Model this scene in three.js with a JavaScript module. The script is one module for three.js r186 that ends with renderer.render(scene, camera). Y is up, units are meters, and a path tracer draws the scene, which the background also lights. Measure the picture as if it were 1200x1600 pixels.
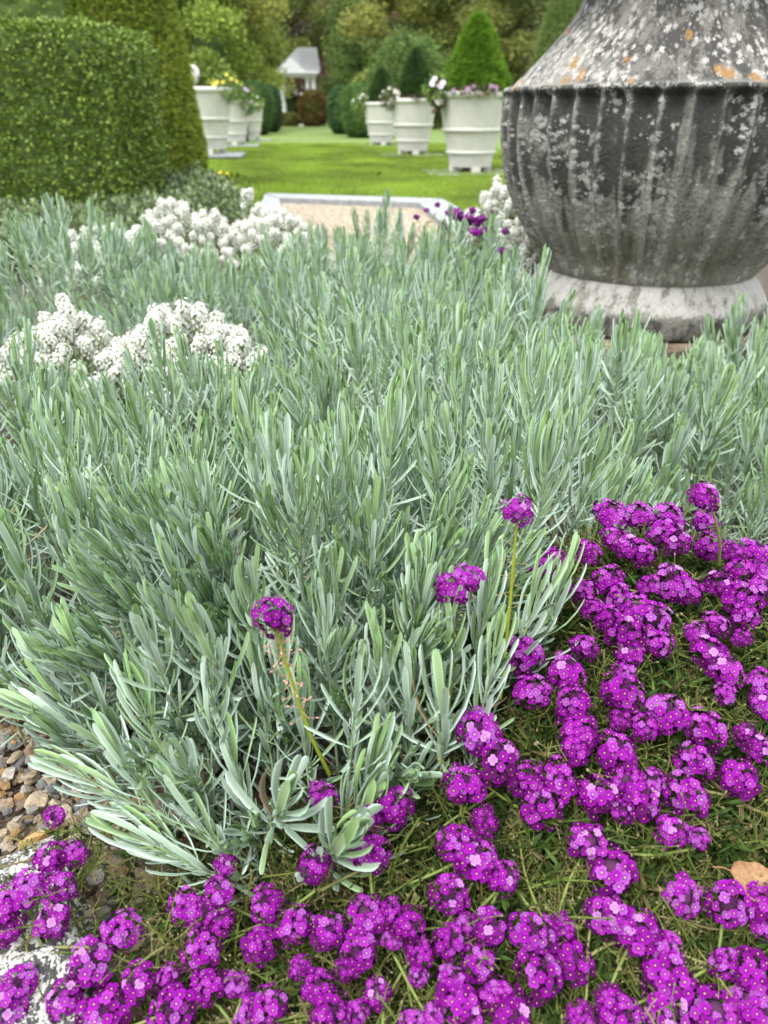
import * as THREE from 'three';
import { createNoise3D } from 'simplex-noise';

// ---------------------------------------------------------------- camera, sky, sun, exposure
const scene = new THREE.Scene();
const camera = new THREE.PerspectiveCamera(69, 768 / 1024, 0.01, 600);
camera.position.set(0, 0.6, 0);
camera.rotation.set(THREE.MathUtils.degToRad(-28.1), 0, 0);
camera.focus = 0.76;
camera.userData.fStop = 6.5;

const renderer = new THREE.WebGLRenderer({ antialias: true });
renderer.setSize(768, 1024);
renderer.toneMapping = THREE.LinearToneMapping;
renderer.toneMappingExposure = 2.9;
renderer.shadowMap.enabled = true;

// an even overcast sky: brightest overhead, a third of that at the horizon
{
  const W = 64, H = 32, d = new Float32Array(W * H * 4);
  for (let j = 0; j < H; j++) {
    const up = Math.sin(((j + 0.5) / H - 0.5) * Math.PI);
    const l = up > 0 ? 1.3 * (1 + 2 * up) / 3 : 0.3;
    for (let i = 0; i < W; i++) d.set([l * 0.99, l * 1.0, l * 1.01, 1], (j * W + i) * 4);
  }
  const t = new THREE.DataTexture(d, W, H, THREE.RGBAFormat, THREE.FloatType);
  t.mapping = THREE.EquirectangularReflectionMapping; t.magFilter = THREE.LinearFilter; t.needsUpdate = true;
  scene.background = t; scene.environment = t;
}
const sun = new THREE.DirectionalLight(new THREE.Color(1, 0.97, 0.92), 1.3);
sun.position.set(-3, 8, 1.5); sun.target.position.set(0, 0, -2); sun.castShadow = true; sun.shadow.radius = 45;
sun.shadow.camera.left = sun.shadow.camera.bottom = -30; sun.shadow.camera.right = sun.shadow.camera.top = 30; sun.shadow.camera.far = 60;
scene.add(sun, sun.target);

// ---------------------------------------------------------------- helpers
const V = (x, y, z) => new THREE.Vector3(x, y, z);
const C = (r, g, b) => new THREE.Color().setRGB(r, g, b);
function mulberry(a) { return () => { a |= 0; a = (a + 0x6d2b79f5) | 0; let t = Math.imul(a ^ (a >>> 15), 1 | a); t = (t + Math.imul(t ^ (t >>> 7), 61 | t)) ^ t; return ((t ^ (t >>> 14)) >>> 0) / 4294967296; }; }
let rnd = mulberry(7);
const seed = (n) => { rnd = mulberry(n); };
const R = (a, b) => a + (b - a) * rnd();
const pick = (a) => a[Math.floor(rnd() * a.length)];
const gauss = () => (rnd() + rnd() + rnd() + rnd() - 2) * 0.9;
const smooth = (a, b, x) => { const t = Math.min(1, Math.max(0, (x - a) / (b - a))); return t * t * (3 - 2 * t); };
const noise3 = createNoise3D(mulberry(11));
const fbm = (x, y, z, o = 4) => { let s = 0, a = 0.5; for (let i = 0; i < o; i++) { s += a * noise3(x, y, z); x *= 2.03; y *= 2.03; z *= 2.03; a *= 0.5; } return s; };

const taken = new Map();
function numbered(n) { const k = taken.get(n) ?? 0; taken.set(n, k + 1); return k ? n + '_' + String(k).padStart(3, '0') : n; }
function tag(o, label, category, group, kind) {
  Object.assign(o.userData, { label, category }); if (group) o.userData.group = group; if (kind) o.userData.kind = kind; return o;
}
function thing(name, label, category, p = [0, 0, 0], turn = 0, group) {
  const g = new THREE.Group(); g.name = numbered(name); g.position.set(...p); g.rotation.y = turn; scene.add(g);
  return tag(g, label, category, group);
}
function part(name, geometry, material, parent) {
  const m = new THREE.Mesh(geometry, material); m.name = name; m.castShadow = m.receiveShadow = true; parent.add(m); return m;
}
function setting(name, geometry, material, label, category) {
  const m = part(name, geometry, material, scene); m.userData = { kind: 'structure', label, category }; return m;
}
function copies(name, geometry, material, list, parent, tints) {      // list of Matrix4
  const m = new THREE.InstancedMesh(geometry, material, list.length); m.name = name; m.userData.kind = 'stuff';
  list.forEach((x, i) => { m.setMatrixAt(i, x); if (tints) m.setColorAt(i, tints[i]); });
  m.castShadow = m.receiveShadow = true; parent.add(m); return m;
}
// collects pieces of one part into one geometry
class Acc {
  constructor() { this.p = []; this.n = []; this.c = []; this.i = []; this.u = []; }
  add(g, m, tint) {
    const P = g.attributes.position, N = g.attributes.normal, K = g.attributes.color, U = g.attributes.uv, o = this.p.length / 3, v = V(0, 0, 0), nm = m && new THREE.Matrix3().getNormalMatrix(m);
    for (let k = 0; k < P.count; k++) {
      v.fromBufferAttribute(P, k); if (m) v.applyMatrix4(m); this.p.push(v.x, v.y, v.z);
      v.fromBufferAttribute(N, k); if (nm) v.applyMatrix3(nm).normalize(); this.n.push(v.x, v.y, v.z);
      const t = tint ?? { r: 1, g: 1, b: 1 };
      this.c.push(t.r * (K ? K.getX(k) : 1), t.g * (K ? K.getY(k) : 1), t.b * (K ? K.getZ(k) : 1));
      this.u.push(U ? U.getX(k) : 0, U ? U.getY(k) : 0);
    }
    if (g.index) for (let k = 0; k < g.index.count; k++) this.i.push(g.index.getX(k) + o); else for (let k = 0; k < P.count; k++) this.i.push(k + o);
    return this;
  }
  done() {
    const g = new THREE.BufferGeometry();
    g.setAttribute('position', new THREE.Float32BufferAttribute(this.p, 3)); g.setAttribute('normal', new THREE.Float32BufferAttribute(this.n, 3));
    g.setAttribute('color', new THREE.Float32BufferAttribute(this.c, 3)); g.setAttribute('uv', new THREE.Float32BufferAttribute(this.u, 2)); g.setIndex(this.i); return g;
  }
}
function raw(pos, idx, col) {
  const g = new THREE.BufferGeometry(); g.setAttribute('position', new THREE.Float32BufferAttribute(pos, 3));
  if (col) g.setAttribute('color', new THREE.Float32BufferAttribute(col, 3)); g.setIndex(idx); g.computeVertexNormals(); return g;
}
const UP = V(0, 1, 0), MX = () => new THREE.Matrix4();
const place = (p, q, s) => MX().compose(p, q, s);
const aim = (dir, spin = 0) => new THREE.Quaternion().setFromUnitVectors(UP, dir.clone().normalize()).multiply(new THREE.Quaternion().setFromAxisAngle(UP, spin));
function onSphere() { const z = R(-1, 1), a = R(0, 6.2832), s = Math.sqrt(1 - z * z); return V(s * Math.cos(a), z, s * Math.sin(a)); }
// a tapered stick through points with k sides
function stick(pts, rad, k = 5, color) {
  const curve = new THREE.CatmullRomCurve3(pts), n = Math.max(2, (pts.length - 1) * 3), fr = curve.computeFrenetFrames(n), pos = [], idx = [], col = [];
  for (let i = 0; i <= n; i++) {
    const c = curve.getPoint(i / n), r = rad(i / n);
    for (let j = 0; j < k; j++) {
      const a = j / k * 6.2832, x = Math.cos(a) * r, y = Math.sin(a) * r, N = fr.normals[i], B = fr.binormals[i];
      pos.push(c.x + N.x * x + B.x * y, c.y + N.y * x + B.y * y, c.z + N.z * x + B.z * y); if (color) col.push(color.r, color.g, color.b);
      if (i < n) { const a0 = i * k + j, a1 = i * k + (j + 1) % k; idx.push(a0, a1, a0 + k, a1, a1 + k, a0 + k); }
    }
  }
  return raw(pos, idx, color ? col : null);
}
// noise texture: f(u, v) -> [r, g, b] linear 0..1
function texture(w, h, f, srgb = true, rx = 1, ry = 1) {
  const d = new Uint8Array(w * h * 4), enc = (x) => Math.round(255 * (srgb ? Math.pow(Math.min(1, Math.max(0, x)), 1 / 2.2) : Math.min(1, Math.max(0, x))));
  for (let j = 0; j < h; j++) for (let i = 0; i < w; i++) { const c = f((i + 0.5) / w, (j + 0.5) / h), o = (j * w + i) * 4; d[o] = enc(c[0]); d[o + 1] = enc(c[1]); d[o + 2] = enc(c[2]); d[o + 3] = 255; }
  const t = new THREE.DataTexture(d, w, h); t.magFilter = t.minFilter = THREE.LinearFilter; t.wrapS = t.wrapT = THREE.RepeatWrapping; t.repeat.set(rx, ry);
  if (srgb) t.colorSpace = THREE.SRGBColorSpace; t.needsUpdate = true; return t;
}
// torus-mapped noise so that a square texture tiles
const tile = (u, v, f, o, s = 0) => { const a = u * 6.2832, b = v * 6.2832; return fbm(Math.cos(a) * f + s, Math.sin(a) * f + Math.cos(b) * f * 0.93, Math.sin(b) * f + s * 0.7, o); };
const std = (o) => new THREE.MeshStandardMaterial({ roughness: 0.8, ...o });
const leafMat = (o = {}) => new THREE.MeshPhysicalMaterial({ vertexColors: true, roughness: 0.6, specularIntensity: 0.4, side: THREE.DoubleSide, ...o });

// ---------------------------------------------------------------- the ground
const sheet = (pts, y, uvs = 1) => {                                     // polygon [[x, z] ...] laid flat, uv in metres
  const g = new THREE.ShapeGeometry(new THREE.Shape(pts.map(([x, z]) => new THREE.Vector2(x, -z))));
  g.rotateX(-Math.PI / 2); g.translate(0, y, 0);
  const P = g.attributes.position, U = []; for (let k = 0; k < P.count; k++) U.push(P.getX(k) * uvs, P.getZ(k) * uvs);
  g.setAttribute('uv', new THREE.Float32BufferAttribute(U, 2)); return g;
};
const soilTex = texture(512, 512, (u, v) => { const n = tile(u, v, 3, 5), m = tile(u, v, 14, 3, 5); const k = 0.055 + 0.04 * n + 0.035 * m; return [k * 1.25, k, k * 0.72]; });
const soilBump = texture(512, 512, (u, v) => { const n = 0.5 + 0.4 * tile(u, v, 5, 5) + 0.25 * tile(u, v, 20, 3, 3); return [n, n, n]; }, false);
const soil = std({ map: soilTex, bumpMap: soilBump, bumpScale: 0.02, roughness: 0.95 });
const grassTex = texture(512, 512, (u, v) => { const n = tile(u, v, 2, 5), m = tile(u, v, 16, 3, 4); const k = 0.85 + 0.5 * n + 0.4 * m; return [0.115 * k, 0.185 * k, 0.024 * k]; });
grassTex.repeat.set(0.3, 0.3);
const lawnMat = std({ map: grassTex, roughness: 0.9 });
setting('ground', sheet([[-200, 60], [200, 60], [200, -260], [-200, -260]], -0.03, 0.7), std({ map: soilTex, roughness: 1 }), 'dark leaf-littered ground under the trees and shrubs', 'ground');
setting('garden_bed', sheet([[-4, 1.2], [4, 1.2], [4, -4.5], [-0.4, -4.5], [-0.6, -6.2], [-4, -6.2]], -0.012, 1.6), soil, 'dark soil of the planted bed under lavender and alyssum', 'soil');
const lawn = setting('lawn', sheet([[-1.15, -5.4], [0.4, -5.4], [0.7, -3.7], [9, -3.7], [6, -56], [-20, -56], [-7, -12], [-2.2, -7.4]], 0, 1), lawnMat, 'mown green lawn stretching back between the white planters', 'lawn');
// short grass blades on the nearer lawn
{
  seed(21);
  const p = [], ix = [], c = [];
  for (let k = 0; k < 16; k++) {
    const a = R(0, 6.28), r = R(0, 0.03), x = Math.cos(a) * r, z = Math.sin(a) * r, h = R(0.02, 0.045), w = R(0.0014, 0.0026), b = R(0, 6.28), l = R(0, 0.022), t = R(0.75, 1.25), o = p.length / 3;
    const dx = Math.cos(b) * w, dz = Math.sin(b) * w, lx = Math.sin(b) * l, lz = -Math.cos(b) * l;
    p.push(x - dx, 0, z - dz, x + dx, 0, z + dz, x + lx, h, z + lz); ix.push(o, o + 1, o + 2);
    for (let q = 0; q < 3; q++) c.push(t, t, t);
  }
  const g = raw(p, ix, c), list = [], tints = [];
  while (list.length < 60000) {
    const z = -4.0 - 15 * Math.pow(rnd(), 1.6), x = R(-3.4, 3.2) - 0.11 * (-z - 6);
    if (z > -5.5 && x < 0.75) continue;
    if (x < -1.1 && z > -7) continue;
    if (x > -1.0 && x < 0.5 && z > -6.35) continue;
    const k = 0.88 + 0.65 * fbm(x * 0.8, 3, z * 0.5, 3) + R(-0.14, 0.14), dry = rnd() < 0.06;
    list.push(place(V(x, 0, z), aim(UP, R(0, 6.28)), V(1.5, R(0.6, 1.1), 1.5))); tints.push(dry ? C(0.26, 0.23, 0.08) : C(0.225 * k, 0.34 * k, 0.036 * k));
  }
  const o = copies('grass', g, leafMat({ roughness: 0.7, transmission: 0.15, thickness: 0 }), list, scene, tints); tag(o, 'short green grass blades covering the lawn', 'grass', null, 'stuff');
}
// gravel panel framed in bluestone, at the head of the lawn
const gravelTex = texture(512, 512, (u, v) => { const m = tile(u, v, 26, 2, 2), n = tile(u, v, 9, 3, 7), k = 0.72 + 0.2 * m + 0.1 * n; return [0.45 * k, 0.375 * k + 0.03 * n, 0.285 * k]; });
const gravelBump = texture(512, 512, (u, v) => { const m = 0.5 + 0.8 * tile(u, v, 26, 2, 2); return [m, m, m]; }, false);
setting('gravel_panel', sheet([[-0.86, -6.2], [0.34, -5.84], [0.62, -3.3], [-0.5, -3.3]], 0.004, 1.5), std({ map: gravelTex, bumpMap: gravelBump, bumpScale: 0.01, roughness: 0.95 }), 'pale pinkish gravel panel framed by grey stone', 'gravel');
const slateTex = texture(512, 512, (u, v) => { const n = tile(u, v, 2, 5, 1), m = tile(u, v, 18, 3, 8), k = 1 + 0.35 * n + 0.2 * m; return [0.24 * k, 0.255 * k, 0.26 * k]; });
const slate = std({ map: slateTex, roughness: 0.75 });
function slabGeo(pts, y0, y1) {
  const s = new THREE.Shape(pts.map(([x, z]) => new THREE.Vector2(x, -z)));
  const g = new THREE.ExtrudeGeometry(s, { depth: y1 - y0 - 0.012, bevelEnabled: true, bevelSize: 0.006, bevelThickness: 0.006, bevelSegments: 2 });
  g.rotateX(-Math.PI / 2); g.translate(0, y0 + 0.006, 0); return g;
}
{
  const A = [-0.94, -6.45], B = [0.43, -6.02], A2 = [-0.80, -6.10], B2 = [0.26, -5.75];      // far side, outer and inner
  const mix = (p, q, t) => [p[0] + (q[0] - p[0]) * t, p[1] + (q[1] - p[1]) * t];
  const border = thing('stone_border', 'pale bluestone border framing the gravel panel before the lawn', 'border');
  const gap = 0.003, cutFar = [0, 0.36, 0.7, 1];
  for (let k = 0; k < 3; k++) part('stone', slabGeo([mix(A, B, cutFar[k] + gap), mix(A, B, cutFar[k + 1] - gap), mix(A2, B2, cutFar[k + 1] - gap), mix(A2, B2, cutFar[k] + gap)], -0.03, 0.045), slate, border);
  const L0 = [-0.95, -6.44], L1 = [-0.62, -3.3], L2 = [-0.36, -3.3], R0 = [0.44, -6.02], R1 = [0.76, -3.3], R2 = [0.46, -3.3];
  for (let k = 0; k < 3; k++) {
    const a = k / 3 + gap, b = (k + 1) / 3 - gap;
    part('stone', slabGeo([mix(A2, L2, a), mix(A2, L2, b), mix(L0, L1, b), mix(L0, L1, a)], -0.03, 0.04), slate, border);
    part('stone', slabGeo([mix(B2, R2, a), mix(B2, R2, b), mix(R0, R1, b), mix(R0, R1, a)], -0.03, 0.04), slate, border);
  }
}
// ---------------------------------------------------------------- leaves
// one narrow lavender leaf: length 1 along y, width 0.115 along x, margins rolled under, upper face towards +z
function lavenderLeaf(bend, twist, lean, tone) {
  const T = [0, 0.2, 0.45, 0.72, 0.91, 0.98, 1], X = [-1, -0.62, 0, 0.62, 1], Z = [-0.5, 0.08, -0.10, 0.08, -0.5], w0 = 0.074, pos = [], idx = [], col = [];
  T.forEach((t, i) => {
    let w = (0.38 + 0.62 * smooth(0, 0.55, t)); if (t > 0.88) w *= Math.sqrt(Math.max(0, 1 - ((t - 0.88) / 0.1205) ** 2)); w *= w0 / 2;
    const zc = bend * t * t - 0.35 * bend * t, xc = lean * t * t, a = twist * t;
    X.forEach((x, j) => {
      const lx = x * w, lz = Z[j] * w * 1.1;
      pos.push(xc + lx * Math.cos(a) - lz * Math.sin(a), t * (1 - 0.28 * bend * bend * t), zc + lx * Math.sin(a) + lz * Math.cos(a));
      const e = Math.abs(x) > 0.9 ? 1 : 0, m = x === 0 ? 1 : 0, k = 0.95 + 0.5 * e - 0.12 * m;
      col.push(tone[0] * k, tone[1] * k, tone[2] * (k + 0.25 * e));
      if (i < T.length - 1 && j < 4) { const o = i * 5 + j; idx.push(o, o + 1, o + 5, o + 1, o + 6, o + 5); }
    });
  });
  return raw(pos, idx, col);
}
function tinyLeaf(tone, bend = 0.2) {
  const T = [0, 0.5, 0.85, 1], pos = [], idx = [], col = [];
  T.forEach((t, i) => { const w = [0.05, 0.09, 0.065, 0.008][i]; for (const s of [-1, 0, 1]) { pos.push(s * w, t, bend * t * t - Math.abs(s) * 0.04); col.push(...tone); }
    if (i < 3) for (const s of [0, 1]) { const o = i * 3 + s; idx.push(o, o + 1, o + 3, o + 1, o + 4, o + 3); } });
  return raw(pos, idx, col);
}
const TONES = [[0.295, 0.398, 0.286], [0.249, 0.365, 0.187], [0.375, 0.469, 0.375], [0.211, 0.332, 0.131], [0.332, 0.436, 0.328], [0.244, 0.187, 0.112]];
seed(31);
const LEAVES = TONES.map((t) => [0.16, 0.30, 0.40, 0.06, 0.22, 0.34].map((b) => lavenderLeaf(b + R(-0.05, 0.05), R(-0.22, 0.22), R(-0.06, 0.06), t)));
const TINY = TONES.map((t) => tinyLeaf(t));
const lavMat = leafMat({ roughness: 0.62 });
const stemTone = C(0.25, 0.33, 0.19);

// the plan of one shoot along +y: where each leaf goes. H leafy length
function shootPlan(H, o = {}) {
  const leaves = [], tiny = [], pairs = o.pairs ?? 10, spread = o.spread ?? 1, size = o.size ?? 1;
  let y = 0.004, phi = R(0, 6.28);
  for (let i = 0; i < pairs; i++) {
    const t = i / (pairs - 1);
    y = H * Math.pow(t, 0.85);
    const len = size * (t < 0.3 ? 0.034 + 0.018 * t / 0.3 : t < 0.8 ? 0.052 : 0.052 - 0.020 * (t - 0.8) / 0.2) * R(0.9, 1.1);
    const ang = spread * (t < 0.25 ? 1.0 - 0.45 * t / 0.25 : 0.55 - 0.45 * Math.pow((t - 0.25) / 0.75, 0.8));
    for (const s of [0, Math.PI]) {
      const f = phi + s + R(-0.25, 0.25), a = Math.max(0.04, ang + R(-0.1, 0.1)), out = V(Math.cos(f), 0, Math.sin(f));
      const d = UP.clone().multiplyScalar(Math.cos(a)).addScaledVector(out, Math.sin(a)), n = UP.clone().multiplyScalar(Math.sin(a)).addScaledVector(out, -Math.cos(a));
      const q = new THREE.Quaternion().setFromRotationMatrix(MX().makeBasis(new THREE.Vector3().crossVectors(d, n), d, n)).multiply(new THREE.Quaternion().setFromAxisAngle(UP, R(-0.15, 0.15)));
      const L = len * R(0.9, 1.1), tone = t > 0.72 ? pick([1, 3, 1, 0]) : t > 0.4 ? pick([0, 1, 1, 2, 4, 3]) : (rnd() < 0.008 ? 5 : pick([0, 2, 4, 4, 1]));
      leaves.push({ p: V(out.x * 0.0012, y + R(-0.002, 0.002), out.z * 0.0012), q, s: V(L * (o.fat ?? 1) * R(0.88, 1.12) * (0.056 / len) ** 0.3, L, L), tone, v: Math.floor(R(0, 6)) });
      if (t < 0.75) for (let k = 0; k < 2; k++) {
        const g = f + R(-0.9, 0.9), b = R(0.2, 0.9), o2 = V(Math.cos(g), 0, Math.sin(g)), d2 = UP.clone().multiplyScalar(Math.cos(b)).addScaledVector(o2, Math.sin(b)), n2 = UP.clone().multiplyScalar(Math.sin(b)).addScaledVector(o2, -Math.cos(b));
        const l2 = R(0.007, 0.019);
        tiny.push([place(V(o2.x * 0.002, y + R(-0.001, 0.004), o2.z * 0.002), new THREE.Quaternion().setFromRotationMatrix(MX().makeBasis(new THREE.Vector3().crossVectors(d2, n2), d2, n2)), V(l2, l2, l2)), Math.floor(R(0, 5))]);
      }
    }
    phi += Math.PI / 2 + R(-0.2, 0.2);
  }
  return { leaves, tiny, H };
}
// the woody and leafless lower part reaches below the origin
function shootCore(plan, tail = 0.12) {
  const a = new Acc();
  a.add(stick([V(R(-0.006, 0.006), -tail, R(-0.006, 0.006)), V(0, -tail * 0.4, 0), V(0, plan.H * 0.4, 0), V(0, plan.H * 0.99, 0)], (t) => 0.0019 - 0.0011 * t, 4, stemTone));
  for (const [m, k] of plan.tiny) a.add(TINY[k], m);
  for (let k = 0; k < 10; k++) {                                       // sparse older leaves lower down
    const f = R(0, 6.28), b = R(0.6, 1.4), o = V(Math.cos(f), 0, Math.sin(f)), d = UP.clone().multiplyScalar(Math.cos(b)).addScaledVector(o, Math.sin(b)), n = UP.clone().multiplyScalar(Math.sin(b)).addScaledVector(o, -Math.cos(b)), l = R(0.025, 0.045);
    a.add(LEAVES[pick([0, 2, 4, 0, 4, 0, 2, 4, 1, 0, 4, 2, 5])][k % 6], place(V(0, -tail * R(0.05, 0.75), 0), new THREE.Quaternion().setFromRotationMatrix(MX().makeBasis(new THREE.Vector3().crossVectors(d, n), d, n)), V(l, l, l)));
  }
  return a;
}
seed(41);
const SHOOTS = [];
for (let k = 0; k < 22; k++) {
  const plan = shootPlan(R(0.075, 0.115), { pairs: 13 + k % 3, spread: R(1.0, 1.4), size: R(0.82, 1.0) }), a = shootCore(plan);
  for (const l of plan.leaves) a.add(LEAVES[l.tone][l.v], place(l.p, l.q, l.s));
  SHOOTS.push(a.done());
}
const HERO = [];
for (let k = 0; k < 10; k++) { const plan = shootPlan(R(0.075, 0.11), { pairs: 10 + k % 3, spread: R(1.1, 1.45), size: R(0.98, 1.12), fat: 1.18 }); HERO.push({ plan, core: shootCore(plan).done() }); }
const ROSETTE = [];
for (let k = 0; k < 3; k++) { const plan = shootPlan(R(0.035, 0.045), { pairs: 9, spread: 1.3, size: 1.0, fat: 1.45 }); ROSETTE.push({ plan, core: shootCore(plan).done() }); }

function leafyShoot(kit, parent, p, q, s = 1) {                        // a shoot whose leaves are meshes of their own
  const g = part('shoot', kit.core, lavMat, parent); g.position.copy(p); g.quaternion.copy(q); g.scale.setScalar(s);
  for (const l of kit.plan.leaves) { const m = part('leaf', LEAVES[l.tone][l.v], lavMat, g); m.position.copy(l.p); m.quaternion.copy(l.q); m.scale.copy(l.s); }
  return g;
}
const URN = V(0.705, 0, -2.084);
const EYE = camera.position;
// a dome of shoots. near: how many shoots, the nearest to the camera, carry leaves of their own
function lavender(label, x, z, r, h, n, near = 0, o = {}) {
  const t = thing('lavender_plant', label, 'lavender', [x, 0, z], 0, 'lavender plants of the bed'), spots = [];
  const turn = R(0, 6.28);
  n = Math.round(n * 0.92);
  for (let k = 0; k < n; k++) {
    const u = Math.sqrt((k + 0.5) / n), a = turn + k * 2.39996 + R(-0.3, 0.3), rr = r * u, ox = Math.cos(a), oz = Math.sin(a);
    const tilt = 0.06 + (o.lay ?? 0.32) * Math.pow(u, 1.5) + R(-0.12, 0.12), dir = V(ox * Math.sin(tilt), Math.cos(tilt), oz * Math.sin(tilt)).applyAxisAngle(UP, R(-0.35, 0.35));
    const apex = V(ox * rr * 1.15, h * (1 - (o.drop ?? 0.52) * u * u) * R(0.82, 1.12), oz * rr * 1.15), wx = apex.x + x, wz = apex.z + z;
    if (Math.hypot(wx - URN.x, wz - URN.z) < 0.37) continue;
    if (o.keep && !o.keep(wx, apex.y, wz)) continue;
    spots.push({ apex, dir, d: Math.hypot(wx - EYE.x, apex.y - EYE.y, wz - EYE.z), k });
  }
  spots.sort((a, b) => a.d - b.d);
  spots.forEach((s, i) => {
    const q = aim(s.dir, R(0, 6.28)), sc = R(1.0, 1.25) * (o.scale ?? 1);
    if (i < near) { const kit = HERO[(s.k * 7 + i) % HERO.length]; leafyShoot(kit, t, s.apex.clone().addScaledVector(s.dir, -kit.plan.H * sc), q, sc); }
    else { const m = part('shoot', SHOOTS[(s.k * 5 + i) % SHOOTS.length], lavMat, t); m.position.copy(s.apex).addScaledVector(s.dir, -0.1 * sc); m.quaternion.copy(q); m.scale.setScalar(sc); }
  });
  return t;
}
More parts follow.
